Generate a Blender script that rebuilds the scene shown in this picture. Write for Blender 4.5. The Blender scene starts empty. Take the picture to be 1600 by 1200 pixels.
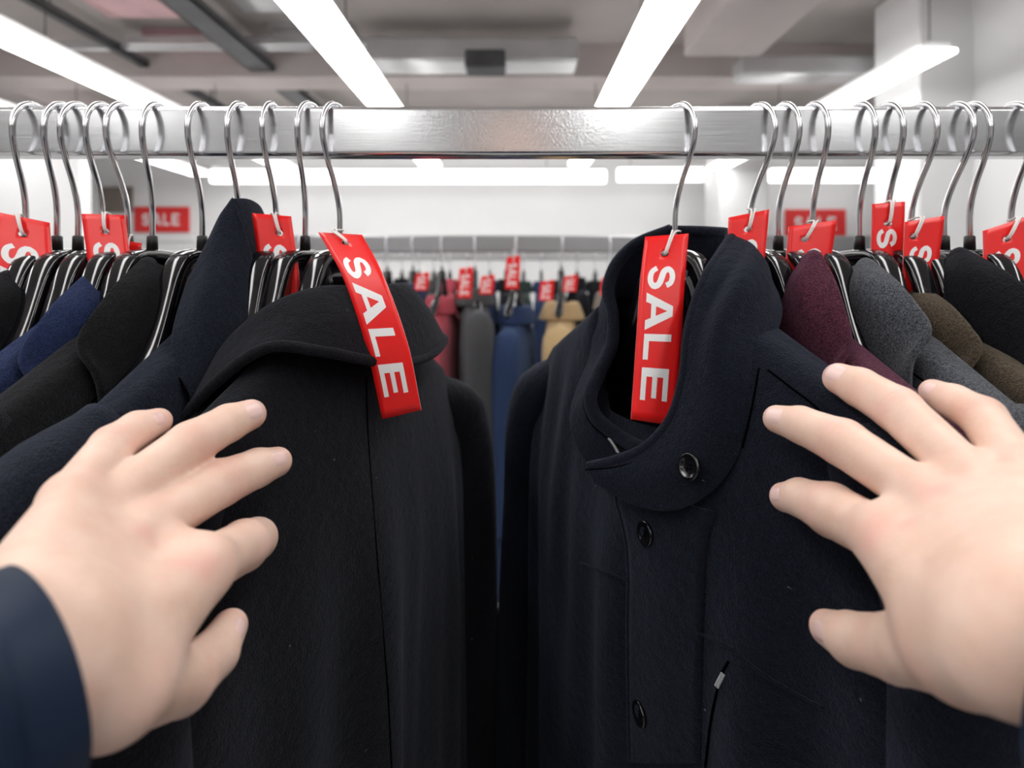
import bpy, bmesh, math, random
import numpy as np
from mathutils import Vector, Matrix

random.seed(7)
rng = np.random.default_rng(7)
SC = bpy.context.scene
COL = SC.collection
EYE = 1.57            # lens height above the floor; the camera is level and looks along +y
F = 900.0             # focal length in pixels of a 1600 px wide frame
CX, CY = 805.0, 430.0  # principal point

# ------------------------------------------------------------------ camera
cam_d = bpy.data.cameras.new('camera')
cam = bpy.data.objects.new('camera', cam_d)
COL.objects.link(cam)
cam.location = (0, 0, EYE)
cam.rotation_euler = (math.pi / 2, 0, 0)
cam_d.sensor_width = 36.0
cam_d.lens = 36.0 * F / 1600.0
cam_d.shift_x = (800 - CX) / 1600.0
cam_d.shift_y = -(600 - CY) / 1600.0
cam_d.clip_start = 0.02
cam_d.dof.use_dof = True
cam_d.dof.focus_distance = 0.40
cam_d.dof.aperture_fstop = 5.0
SC.camera = cam

# ------------------------------------------------------------------ world, exposure
w = bpy.data.worlds.new('world')
SC.world = w
w.use_nodes = True
w.node_tree.nodes['Background'].inputs[0].default_value = (0.9, 0.93, 1.0, 1)
w.node_tree.nodes['Background'].inputs[1].default_value = 0.3
SC.view_settings.view_transform = 'Standard'
SC.view_settings.look = 'None'
SC.view_settings.gamma = 1
SC.view_settings.use_curve_mapping = False
SC.view_settings.exposure = 0.3
LAMP = 8.6            # radiance of the ceiling strips
SC.cycles.use_denoising = True
SC.cycles.max_bounces = 6
SC.cycles.sample_clamp_indirect = 8


# ------------------------------------------------------------------ materials
def mat(name, base, rough=0.5, metal=0.0, spec=0.5, emit=None, estr=0.0, noise=None, bump=None, sheen=0.0, coat=0.0, sss=0.0):
    m = bpy.data.materials.new(name)
    m.use_nodes = True
    nt = m.node_tree
    b = nt.nodes['Principled BSDF']
    b.inputs['Base Color'].default_value = (*base, 1)
    b.inputs['Roughness'].default_value = rough
    b.inputs['Metallic'].default_value = metal
    b.inputs['Specular IOR Level'].default_value = spec
    b.inputs['Sheen Weight'].default_value = sheen
    b.inputs['Coat Weight'].default_value = coat
    if emit:
        b.inputs['Emission Color'].default_value = (*emit, 1)
        b.inputs['Emission Strength'].default_value = estr
    tc = nt.nodes.new('ShaderNodeTexCoord')
    if noise:
        sc, amt = noise
        n = nt.nodes.new('ShaderNodeTexNoise')
        n.inputs['Scale'].default_value = sc
        n.inputs['Detail'].default_value = 4
        r = nt.nodes.new('ShaderNodeValToRGB')
        r.color_ramp.elements[0].position = 0.3
        r.color_ramp.elements[1].position = 0.72
        r.color_ramp.elements[0].color = (*[c * (1 - amt) for c in base], 1)
        r.color_ramp.elements[1].color = (*[min(1, c * (1 + amt)) for c in base], 1)
        nt.links.new(tc.outputs['Object'], n.inputs['Vector'])
        nt.links.new(n.outputs['Fac'], r.inputs['Fac'])
        nt.links.new(r.outputs['Color'], b.inputs['Base Color'])
    if bump:
        sc, st = bump
        n = nt.nodes.new('ShaderNodeTexNoise')
        n.inputs['Scale'].default_value = sc
        n.inputs['Detail'].default_value = 3
        bp = nt.nodes.new('ShaderNodeBump')
        bp.inputs['Strength'].default_value = st
        bp.inputs['Distance'].default_value = 0.002
        nt.links.new(tc.outputs['Object'], n.inputs['Vector'])
        nt.links.new(n.outputs['Fac'], bp.inputs['Height'])
        nt.links.new(bp.outputs['Normal'], b.inputs['Normal'])
    return m


def wool(name, dark, light, scale=700, lint=True, bumpst=0.75, sheen=0.16):
    """felted wool: two mixed fibre tones, a soft nap and the odd speck of pale lint"""
    m = bpy.data.materials.new(name)
    m.use_nodes = True
    nt = m.node_tree
    L = nt.links
    b = nt.nodes['Principled BSDF']
    b.inputs['Roughness'].default_value = 0.92
    b.inputs['Specular IOR Level'].default_value = 0.18
    b.inputs['Sheen Weight'].default_value = sheen
    b.inputs['Sheen Roughness'].default_value = 0.45
    b.inputs['Sheen Tint'].default_value = (*[min(1, c * 6 + k) for c, k in zip(light, (0.30, 0.33, 0.42))], 1)
    tc = nt.nodes.new('ShaderNodeTexCoord')
    n1 = nt.nodes.new('ShaderNodeTexNoise')
    n1.inputs['Scale'].default_value = scale
    n1.inputs['Detail'].default_value = 6
    n1.inputs['Roughness'].default_value = 0.7
    n1.inputs['Distortion'].default_value = 1.4
    r1 = nt.nodes.new('ShaderNodeValToRGB')
    r1.color_ramp.elements[0].position = 0.42
    r1.color_ramp.elements[1].position = 0.63
    r1.color_ramp.elements[0].color = (*dark, 1)
    r1.color_ramp.elements[1].color = (*light, 1)
    L.new(tc.outputs['Object'], n1.inputs['Vector'])
    L.new(n1.outputs['Fac'], r1.inputs['Fac'])
    col = r1.outputs['Color']
    if lint:
        v = nt.nodes.new('ShaderNodeTexVoronoi')
        v.inputs['Scale'].default_value = 75
        n3 = nt.nodes.new('ShaderNodeTexNoise')
        n3.inputs['Scale'].default_value = 300
        L.new(tc.outputs['Object'], n3.inputs['Vector'])
        mixv = nt.nodes.new('ShaderNodeMixRGB')
        mixv.inputs['Fac'].default_value = 0.006
        L.new(tc.outputs['Object'], mixv.inputs[1])
        L.new(n3.outputs['Color'], mixv.inputs[2])
        L.new(mixv.outputs[0], v.inputs['Vector'])
        lt = nt.nodes.new('ShaderNodeMath')
        lt.operation = 'LESS_THAN'
        lt.inputs[1].default_value = 0.045
        L.new(v.outputs['Distance'], lt.inputs[0])
        sp = nt.nodes.new('ShaderNodeSeparateColor')
        L.new(v.outputs['Color'], sp.inputs[0])
        g = nt.nodes.new('ShaderNodeMath')
        g.operation = 'GREATER_THAN'
        g.inputs[1].default_value = 0.86
        L.new(sp.outputs[0], g.inputs[0])
        mu = nt.nodes.new('ShaderNodeMath')
        mu.operation = 'MULTIPLY'
        L.new(lt.outputs[0], mu.inputs[0])
        L.new(g.outputs[0], mu.inputs[1])
        mx = nt.nodes.new('ShaderNodeMixRGB')
        mx.inputs[2].default_value = (0.16, 0.17, 0.19, 1)
        L.new(mu.outputs[0], mx.inputs['Fac'])
        L.new(col, mx.inputs[1])
        col = mx.outputs[0]
    L.new(col, b.inputs['Base Color'])
    n2 = nt.nodes.new('ShaderNodeTexNoise')
    n2.inputs['Scale'].default_value = scale * 1.3
    n2.inputs['Detail'].default_value = 5
    L.new(tc.outputs['Object'], n2.inputs['Vector'])
    n4 = nt.nodes.new('ShaderNodeTexNoise')
    n4.inputs['Scale'].default_value = 130
    n4.inputs['Detail'].default_value = 3
    L.new(tc.outputs['Object'], n4.inputs['Vector'])
    ad = nt.nodes.new('ShaderNodeMath')
    ad.operation = 'MULTIPLY_ADD'
    ad.inputs[1].default_value = 1.2
    L.new(n4.outputs['Fac'], ad.inputs[0])
    L.new(n2.outputs['Fac'], ad.inputs[2])
    bp = nt.nodes.new('ShaderNodeBump')
    bp.inputs['Strength'].default_value = bumpst
    bp.inputs['Distance'].default_value = 0.0022
    L.new(ad.outputs[0], bp.inputs['Height'])
    L.new(bp.outputs['Normal'], b.inputs['Normal'])
    return m


M = {}
M['black'] = wool('black_wool', (0.0007, 0.0007, 0.0012), (0.0100, 0.0100, 0.0145), sheen=0.14)
M['blackb'] = wool('faded_black_wool', (0.0012, 0.0012, 0.0015), (0.0120, 0.0120, 0.0135), sheen=0.11)
M['midnight'] = wool('midnight_wool', (0.0008, 0.0013, 0.0036), (0.0080, 0.0112, 0.0240), sheen=0.16)
M['deepnavy'] = wool('deep_navy_wool', (0.0020, 0.0028, 0.0062), (0.0130, 0.0175, 0.0320), sheen=0.16)
M['royal'] = wool('navy_blue_wool', (0.006, 0.011, 0.038), (0.022, 0.036, 0.105))
M['charcoal'] = wool('charcoal_wool', (0.002, 0.002, 0.0023), (0.0160, 0.0160, 0.0170), sheen=0.12)
M['burgundy'] = wool('burgundy_wool', (0.030, 0.007, 0.015), (0.130, 0.035, 0.062))
M['greymix'] = wool('grey_melange_wool', (0.012, 0.014, 0.019), (0.16, 0.17, 0.20), scale=850)
M['brown'] = wool('brown_melange_wool', (0.022, 0.016, 0.011), (0.125, 0.095, 0.062), scale=850)
M['tweed'] = wool('black_white_tweed', (0.006, 0.006, 0.006), (0.35, 0.34, 0.32), scale=260)
M['lining'] = mat('black_lining', (0.004, 0.004, 0.005), 0.6)
M['thread'] = mat('dark_thread', (0.0006, 0.0006, 0.0008), 1.0, spec=0.02)
M['chrome'] = mat('chrome_wire', (0.62, 0.62, 0.64), 0.16, 1.0)
M['plastic'] = mat('black_gloss_plastic', (0.006, 0.006, 0.008), 0.10, spec=0.6, coat=0.3)
M['ferrule'] = mat('black_ferrule', (0.006, 0.006, 0.007), 0.45)
M['red'] = mat('red_card', (0.83, 0.014, 0.014), 0.32, spec=0.4, noise=(25, 0.05))
M['white_card'] = mat('white_card_core', (0.85, 0.82, 0.8), 0.6)
M['white_print'] = mat('white_print', (0.86, 0.86, 0.87), 0.4)
M['string'] = mat('white_elastic_cord', (0.83, 0.78, 0.76), 0.6)
M['button'] = mat('black_button', (0.006, 0.006, 0.008), 0.16, spec=0.6)
M['zip'] = mat('zip_metal', (0.75, 0.76, 0.8), 0.35, 0.4)
M['jacket'] = mat('navy_nylon', (0.007, 0.017, 0.042), 0.6, spec=0.25, noise=(14, 0.15), bump=(22, 0.35), sheen=0.02)
M['rail_dim'] = mat('dull_steel', (0.40, 0.40, 0.41), 0.35, 1.0)
M['pale_hook'] = mat('pale_hook_plastic', (0.78, 0.79, 0.84), 0.3)
M['hair'] = mat('dark_brown_hair', (0.02, 0.013, 0.009), 0.5, bump=(120, 0.6))
M['wall'] = mat('white_wall_paint', (0.84, 0.84, 0.85), 0.8, noise=(1.5, 0.02))
M['ceil'] = mat('concrete_ceiling', (0.40, 0.365, 0.35), 0.9, noise=(0.9, 0.15), bump=(3, 0.2))
M['beam'] = mat('concrete_beam', (0.47, 0.42, 0.41), 0.9, noise=(1.2, 0.12))
M['darkmetal'] = mat('dark_cable_tray', (0.06, 0.06, 0.065), 0.6, noise=(4, 0.3))
M['duct'] = mat('galvanised_duct', (0.55, 0.55, 0.56), 0.4, 0.6, noise=(3, 0.1))
M['pink'] = mat('pinkish_insulation', (0.62, 0.40, 0.42), 0.9, noise=(3, 0.15))
M['floor'] = mat('pale_floor', (0.34, 0.335, 0.33), 0.35, noise=(2, 0.05))
M['lampbody'] = mat('lamp_housing', (0.8, 0.8, 0.8), 0.5)
M['lamp'] = mat('lamp_tube', (1, 1, 1), 0.5, emit=(1.0, 0.99, 0.97), estr=LAMP)
M['lamp_soft'] = mat('soft_lamp_tube', (1, 1, 1), 0.5, emit=(1.0, 0.99, 0.97), estr=LAMP * 0.45)
M['signred'] = mat('sign_red', (0.75, 0.03, 0.03), 0.5, noise=(4, 0.05))
M['fabric_red'] = wool('rear_red', (0.34, 0.04, 0.06), (0.56, 0.10, 0.13), lint=False)
M['fabric_grey'] = wool('rear_grey', (0.035, 0.035, 0.037), (0.085, 0.085, 0.09), lint=False)
M['fabric_blue'] = wool('rear_blue', (0.012, 0.022, 0.06), (0.032, 0.058, 0.14), lint=False)
M['fabric_tan'] = wool('rear_tan', (0.36, 0.24, 0.12), (0.56, 0.40, 0.21), lint=False)
M['fabric_green'] = wool('rear_green', (0.012, 0.022, 0.02), (0.03, 0.045, 0.04), lint=False)
M['fabric_taupe'] = wool('rear_taupe', (0.16, 0.13, 0.11), (0.3, 0.26, 0.23), lint=False)


def rail_material():
    m = bpy.data.materials.new('brushed_steel')
    m.use_nodes = True
    nt = m.node_tree
    L = nt.links
    b = nt.nodes['Principled BSDF']
    b.inputs['Metallic'].default_value = 1
    b.inputs['Base Color'].default_value = (0.84, 0.85, 0.87, 1)
    tc = nt.nodes.new('ShaderNodeTexCoord')
    mp = nt.nodes.new('ShaderNodeMapping')
    mp.inputs['Scale'].default_value = (20, 400, 900)
    L.new(tc.outputs['Object'], mp.inputs['Vector'])
    n = nt.nodes.new('ShaderNodeTexNoise')
    n.inputs['Scale'].default_value = 1.0
    n.inputs['Detail'].default_value = 5
    L.new(mp.outputs[0], n.inputs['Vector'])
    # scuffed patch where hangers have been dragged along the middle
    n2 = nt.nodes.new('ShaderNodeTexNoise')
    n2.inputs['Scale'].default_value = 9
    n2.inputs['Detail'].default_value = 3
    L.new(tc.outputs['Object'], n2.inputs['Vector'])
    r = nt.nodes.new('ShaderNodeMapRange')
    r.inputs[1].default_value = 0.3
    r.inputs[2].default_value = 0.75
    r.inputs[3].default_value = 0.17
    r.inputs[4].default_value = 0.25
    L.new(n.outputs['Fac'], r.inputs[0])
    L.new(r.outputs[0], b.inputs['Roughness'])
    n3 = nt.nodes.new('ShaderNodeTexNoise')
    n3.inputs['Scale'].default_value = 420
    n3.inputs['Detail'].default_value = 3
    L.new(tc.outputs['Object'], n3.inputs['Vector'])
    sx = nt.nodes.new('ShaderNodeSeparateXYZ')
    L.new(tc.outputs['Object'], sx.inputs[0])
    ab = nt.nodes.new('ShaderNodeMath')
    ab.operation = 'ABSOLUTE'
    L.new(sx.outputs[0], ab.inputs[0])
    wr = nt.nodes.new('ShaderNodeMapRange')
    wr.inputs[1].default_value = 0.035
    wr.inputs[2].default_value = 0.11
    wr.inputs[3].default_value = 1.0
    wr.inputs[4].default_value = 0.0
    L.new(ab.outputs[0], wr.inputs[0])
    m3 = nt.nodes.new('ShaderNodeMath')
    m3.operation = 'MULTIPLY'
    L.new(wr.outputs[0], m3.inputs[0])
    L.new(n3.outputs['Fac'], m3.inputs[1])
    ad = nt.nodes.new('ShaderNodeMath')
    ad.operation = 'ADD'
    L.new(m3.outputs[0], ad.inputs[0])
    sc = nt.nodes.new('ShaderNodeMath')
    sc.operation = 'MULTIPLY'
    sc.inputs[1].default_value = 0.10
    L.new(n.outputs['Fac'], sc.inputs[0])
    L.new(sc.outputs[0], ad.inputs[1])
    bp = nt.nodes.new('ShaderNodeBump')
    bp.inputs['Strength'].default_value = 0.28
    bp.inputs['Distance'].default_value = 0.0004
    L.new(ad.outputs[0], bp.inputs['Height'])
    L.new(bp.outputs['Normal'], b.inputs['Normal'])
    return m


M['rail'] = rail_material()


def skin_material():
    m = bpy.data.materials.new('skin')
    m.use_nodes = True
    nt = m.node_tree
    L = nt.links
    b = nt.nodes['Principled BSDF']
    b.inputs['Roughness'].default_value = 0.48
    b.inputs['Specular IOR Level'].default_value = 0.35
    b.inputs['Subsurface Weight'].default_value = 0.25
    b.inputs['Subsurface Radius'].default_value = (0.006, 0.0025, 0.0015)
    b.inputs['Subsurface Scale'].default_value = 1.0
    at = nt.nodes.new('ShaderNodeAttribute')
    at.attribute_name = 'flush'
    tc = nt.nodes.new('ShaderNodeTexCoord')
    n = nt.nodes.new('ShaderNodeTexNoise')
    n.inputs['Scale'].default_value = 55
    n.inputs['Detail'].default_value = 4
    L.new(tc.outputs['Object'], n.inputs['Vector'])
    r = nt.nodes.new('ShaderNodeValToRGB')
    r.color_ramp.elements[0].position = 0.3
    r.color_ramp.elements[1].position = 0.7
    r.color_ramp.elements[0].color = (0.74, 0.505, 0.40, 1)
    r.color_ramp.elements[1].color = (0.82, 0.605, 0.505, 1)
    L.new(n.outputs['Fac'], r.inputs['Fac'])
    mx = nt.nodes.new('ShaderNodeMixRGB')
    mx.inputs[2].default_value = (0.78, 0.38, 0.33, 1)
    L.new(at.outputs['Fac'], mx.inputs['Fac'])
    L.new(r.outputs['Color'], mx.inputs[1])
    L.new(mx.outputs[0], b.inputs['Base Color'])
    n2 = nt.nodes.new('ShaderNodeTexVoronoi')
    n2.inputs['Scale'].default_value = 620
    L.new(tc.outputs['Object'], n2.inputs['Vector'])
    bp = nt.nodes.new('ShaderNodeBump')
    bp.inputs['Strength'].default_value = 0.10
    bp.inputs['Distance'].default_value = 0.0006
    L.new(n2.outputs['Distance'], bp.inputs['Height'])
    L.new(bp.outputs['Normal'], b.inputs['Normal'])
    return m


M['skin'] = skin_material()
M['nail'] = mat('finger_nail', (0.84, 0.60, 0.56), 0.25, spec=0.5)


# ------------------------------------------------------------------ helpers
def E(px, py, d):
    """a point of the place that lies d metres in front of the lens plane"""
    return np.array([(px - CX) / F * d, d, EYE + (CY - py) / F * d])


def tag(o, label=None, cat=None, group=None, kind=None):
    if label: o['label'] = label
    if cat: o['category'] = cat
    if group: o['group'] = group
    if kind: o['kind'] = kind
    return o


def empty(name, loc=(0, 0, 0), mtx=None):
    o = bpy.data.objects.new(name, None)
    o.empty_display_size = 0.05
    COL.objects.link(o)
    if mtx is not None:
        o.matrix_world = mtx
    else:
        o.location = loc
    return o


def mesh(name, verts, faces, m, parent=None, smooth=True, fix=True, auto=None):
    me = bpy.data.meshes.new(name)
    me.from_pydata([tuple(float(c) for c in v) for v in verts], [], [tuple(int(i) for i in f) for f in faces])
    if fix:
        bm = bmesh.new()
        bm.from_mesh(me)
        bmesh.ops.recalc_face_normals(bm, faces=bm.faces)
        bm.to_mesh(me)
        bm.free()
    me.polygons.foreach_set('use_smooth', [smooth] * len(me.polygons))
    for mm in (m if isinstance(m, (list, tuple)) else [m]):
        me.materials.append(mm)
    o = bpy.data.objects.new(name, me)
    COL.objects.link(o)
    if parent: o.parent = parent
    return o


def catmull(pts, n):
    p = np.asarray(pts, float)
    k = len(p)
    if k == 2:
        t = np.linspace(0, 1, n)[:, None]
        return p[0] * (1 - t) + p[1] * t
    d = np.r_[0, np.cumsum(np.linalg.norm(np.diff(p[:, :3], axis=0), axis=1) ** 0.5 + 1e-9)]
    tang = np.zeros_like(p)
    for i in range(k):
        if i == 0: tang[i] = (p[1] - p[0]) / (d[1] - d[0])
        elif i == k - 1: tang[i] = (p[-1] - p[-2]) / (d[-1] - d[-2])
        else:
            a, b = d[i] - d[i - 1], d[i + 1] - d[i]
            tang[i] = ((p[i] - p[i - 1]) / a * b + (p[i + 1] - p[i]) / b * a) / (a + b)
    tt = np.linspace(0, d[-1], n)
    out = np.zeros((n, p.shape[1]))
    for j, t in enumerate(tt):
        i = min(k - 2, max(0, np.searchsorted(d, t, 'right') - 1))
        h = d[i + 1] - d[i]
        s = (t - d[i]) / h
        out[j] = ((2 * s**3 - 3 * s**2 + 1) * p[i] + (s**3 - 2 * s**2 + s) * h * tang[i]
                  + (-2 * s**3 + 3 * s**2) * p[i + 1] + (s**3 - s**2) * h * tang[i + 1])
    return out


def tube_geo(path, rad, n=10, cap=True, rx=None):
    """verts and faces of a tube; rad a number or one per point"""
    P = np.asarray(path, float)
    k = len(P)
    R = np.full(k, rad) if np.isscalar(rad) else np.asarray(rad, float)
    T = np.gradient(P, axis=0)
    T /= np.linalg.norm(T, axis=1)[:, None] + 1e-12
    up = np.array([0, 0, 1.0]) if abs(T[0][2]) < 0.9 else np.array([1.0, 0, 0])
    a = np.cross(T[0], up); a /= np.linalg.norm(a)
    V, Fc = [], []
    for i in range(k):
        a = a - T[i] * np.dot(a, T[i]); a /= np.linalg.norm(a)
        b = np.cross(T[i], a)
        for j in range(n):
            th = 2 * math.pi * j / n
            V.append(P[i] + R[i] * (math.cos(th) * a + math.sin(th) * b))
    for i in range(k - 1):
        for j in range(n):
            Fc.append((i * n + j, i * n + (j + 1) % n, (i + 1) * n + (j + 1) % n, (i + 1) * n + j))
    if cap:
        Fc.append(tuple(range(n))[::-1])
        Fc.append(tuple((k - 1) * n + j for j in range(n)))
    return V, Fc


def tube(name, path, rad, m, parent=None, n=10, cap=True):
    v, f = tube_geo(path, rad, n, cap)
    return mesh(name, v, f, m, parent)


def grid_faces(r, c, wrap=False):
    out = []
    for i in range(r - 1):
        for j in range(c if wrap else c - 1):
            out.append((i * c + j, i * c + (j + 1) % c, (i + 1) * c + (j + 1) % c, (i + 1) * c + j))
    return out


def box_geo(lo, hi):
    (a, b, c), (d, e, f) = lo, hi
    v = [(a, b, c), (d, b, c), (d, e, c), (a, e, c), (a, b, f), (d, b, f), (d, e, f), (a, e, f)]
    return v, [(0, 3, 2, 1), (4, 5, 6, 7), (0, 1, 5, 4), (1, 2, 6, 5), (2, 3, 7, 6), (3, 0, 4, 7)]


def box(name, lo, hi, m, parent=None, bevel=0.0):
    v, f = box_geo(lo, hi)
    o = mesh(name, v, f, m, parent, smooth=False)
    if bevel:
        b = o.modifiers.new('bevel', 'BEVEL')
        b.width = bevel
        b.segments = 3
        o.data.polygons.foreach_set('use_smooth', [True] * 6)
        wn = o.modifiers.new('wn', 'WEIGHTED_NORMAL')
    return o


def solid(o, th, offset=0.0):
    s = o.modifiers.new('solid', 'SOLIDIFY')
    s.thickness = th
    s.offset = offset
    return o


def ribbon(name, curves, m, parent, nu=60, nv=24, th=0.004, fold=None, side=1):
    """cloth panel lofted through several curves given in garment coordinates"""
    C = [catmull(c, nu) for c in curves]
    C = np.stack(C, 0)                                # k, nu, 3
    G = np.stack([catmull(C[:, j], nv) for j in range(nu)], 1)   # nv, nu, 3
    if fold is not None: G = fold(G)
    V = G.reshape(-1, 3).copy()
    V[:, 1] *= side
    o = mesh(name, V, grid_faces(nv, nu), m, parent)
    if th: solid(o, th)
    return o


def nrm(v): return v / np.linalg.norm(v)


def smooth01(x):
    x = np.clip(x, 0, 1)
    return x * x * (3 - 2 * x)


# ------------------------------------------------------------------ the room
def structure(o):
    o['kind'] = 'structure'
    return o


HC = EYE + 2.25
structure(box('floor', (-8, -6, -0.1), (8, 9.3, 0), M['floor']))
structure(box('ceiling', (-8, -6, HC), (8, 9.3, HC + 0.2), M['ceil']))
structure(box('wall_back', (-8, 9.0, 0), (8, 9.3, HC), M['wall']))
structure(box('wall_left', (-8.2, -6, 0), (-8, 9.3, HC), M['wall']))
structure(box('wall_right', (8, -6, 0), (8.2, 9.3, HC), M['wall']))
structure(box('wall_front', (-8, -6.2, 0), (8, -6, HC), M['wall']))
structure(box('added_white_partition', (-6.6, 5.0, 0), (-3.79, 5.15, EYE + 1.12), M['wall']))  # added partition, put in near the lamps so the left background reads whiter
structure(box('wall_partition', (3.42, 1.2, 0), (3.6, 4.3, HC), M['wall']))


def room_thing(name, lo, hi, m, label, cat, bevel=0.0, group=None):
    o = box(name, lo, hi, m, bevel=bevel)
    return tag(o, label, cat, group)


structure(box('column', (3.02, 4.3, 0), (3.62, 4.85, HC), M['wall'], bevel=0.02))
structure(box('column.001', (2.70, 7.6, 0), (3.35, 8.2, HC), M['wall'], bevel=0.02))
# downstand beams of the concrete ceiling
for i, (y0, y1, drop) in enumerate([(3.55, 3.85, 0.32), (5.6, 6.0, 0.32), (8.0, 8.3, 0.32), (1.2, 1.6, 0.32), (-2.2, -1.8, 0.32), (-4.4, -4.0, 0.32)]):
    structure(box('ceiling_beam' + ('' if i == 0 else '.%03d' % i), (-8, y0, HC - drop), (8, y1, HC + 0.02), M['beam']))
structure(box('ceiling_beam.006', (1.35, 2.0, HC - 0.5), (1.95, 4.6, HC + 0.02), M['beam']))
structure(box('ceiling_beam.007', (-5.8, -6, HC - 0.3), (-5.3, 9, HC + 0.02), M['beam']))


def tray(name, x, wdt, z, y0, y1, label):
    t = empty(name, (x, y0, z))
    v, f = [], []
    for lo, hi in [((-wdt / 2, 0, 0), (wdt / 2, y1 - y0, 0.012)), ((-wdt / 2, 0, 0), (-wdt / 2 + 0.015, y1 - y0, 0.07)),
                   ((wdt / 2 - 0.015, 0, 0), (wdt / 2, y1 - y0, 0.07))]:
        a, b = box_geo(lo, hi)
        n = len(v); v += a; f += [tuple(i + n for i in q) for q in b]
    mesh('tray_channel', v, f, M['darkmetal'], t, smooth=False)
    for k in range(6):
        yy = (k + 0.5) / 6 * (y1 - y0)
        tube('hanger_rod', [(0, yy, 0.0), (0, yy, HC - z)], 0.008, M['darkmetal'], t, 6)
    tag(t, label, 'cable tray')


tray('cable_tray', -2.45, 0.24, EYE + 1.98, 1.5, 8.6, 'dark cable tray running along the concrete ceiling between the first two lamp rows')
tray('cable_tray', -3.6, 0.08, EYE + 2.02, 1.5, 8.6, 'narrow brownish cable tray beside the outermost lamp rows')
room_thing('air_duct', (-1.3, 5.0, EYE + 1.86), (0.55, 5.35, EYE + 2.08), M['duct'], 'pale galvanised air duct crossing the ceiling between the two middle lamps', 'duct', 0.03)
room_thing('air_duct', (1.95, 4.95, EYE + 1.72), (3.3, 5.2, EYE + 1.9), M['duct'], 'short pinkish grey duct near the white column', 'duct', 0.03)
room_thing('ventilation_box', (-0.42, 4.75, EYE + 1.72), (-0.08, 5.0, EYE + 1.87), M['darkmetal'], 'dark green grey ventilation box under the ceiling duct', 'vent', 0.02)
for i, (x0, y0, m_, lb) in enumerate([(-2.25, 4.2, 'duct', 'pale ceiling panel right of the dark cable tray'), (-3.45, 4.3, 'pink', 'pinkish insulation panel left of the dark cable tray'),
                                      (-2.2, 5.1, 'duct', 'second pale ceiling panel behind the first one'), (-3.4, 5.25, 'pink', 'smaller pinkish insulation panel further back')]):
    room_thing('ceiling_panel', (x0, y0, HC - 0.06), (x0 + 0.75, y0 + 0.6, HC + 0.01), M[m_], lb, 'ceiling panel')
    room_thing('ceiling_pipe', (x0 - 1.2, y0 + 0.9, HC - 0.2), (x0 + 1.6, y0 + 0.97, HC - 0.13), M['duct'],
               'thin pale pipe crossing under the ceiling, %s' % ['nearest', 'second', 'third', 'farthest'][i] + ' of the cross pipes', 'pipe')

# lamp rows: emitting strips hung below the ceiling
ZL = EYE + 1.40


def lamp(x, y0, y1, wdt, label, axis='y', z=ZL, h=0.05):
    t = empty('strip_lamp', (x, y0, z) if axis == 'y' else (y0, x, z))
    ln = y1 - y0
    if axis == 'y':
        box('diffuser', (-wdt / 2, 0, 0), (wdt / 2, ln, 0.03), M['lamp'], t, 0.012)
        box('housing', (-wdt / 2 + 0.03, 0.02, 0.028), (wdt / 2 - 0.03, ln - 0.02, 0.028 + h), M['lampbody'], t)
        for yb in (-4.2, -2.0, 1.4, 3.7, 5.8):
            if y0 < yb < y1: tube('suspension_wire', [(0, yb - y0, 0.05), (0, yb - y0, HC - 0.326 - z)], 0.004, M['darkmetal'], t, 6)
    else:
        box('diffuser', (0, -wdt / 2, -h), (ln, wdt / 2, h), M['lamp_soft'], t, 0.02)
        box('housing', (0.02, -wdt / 2 + 0.02, h * 0.98), (ln - 0.02, wdt / 2 - 0.02, h + 0.05), M['lampbody'], t)
        for k in (0.15, 0.85):
            tube('suspension_wire', [(ln * k, 0, h), (ln * k, 0, HC - 0.326 - z)], 0.004, M['darkmetal'], t, 6)
    tag(t, label, 'lamp')


lamp(-4.42, 1.0, 8.1, 0.27, 'outermost strip lamp, its end showing under the rail behind the first hangers')
lamp(-3.02, -3.9, 7.6, 0.27, 'long strip lamp slanting in at the upper corner above the left hangers')
lamp(-1.09, -3.9, 7.45, 0.27, 'long strip lamp above the black coat, left of the two middle ones')
lamp(0.81, -3.9, 7.35, 0.26, 'long strip lamp above the navy coat, right of the two middle ones')
lamp(2.66, 3.62, 7.6, 0.25, 'strip lamp ending in front of the white column')
lamp(2.66, -3.9, 0.6, 0.25, 'strip lamp over the shopper, behind the column lamp and out of view')
lamp(8.15, -4.3, 1.28, 0.1, 'crosswise lamp along the back wall between the two middle lamp rows', 'x', EYE + 1.395, 0.09)
lamp(8.15, 1.45, 2.66, 0.1, 'short crosswise lamp at the back beside the far white column', 'x', EYE + 1.42, 0.09)
lamp(8.15, 3.6, 5.75, 0.1, 'crosswise lamp at the back behind the burgundy and grey coats', 'x', EYE + 1.41, 0.09)


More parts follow.
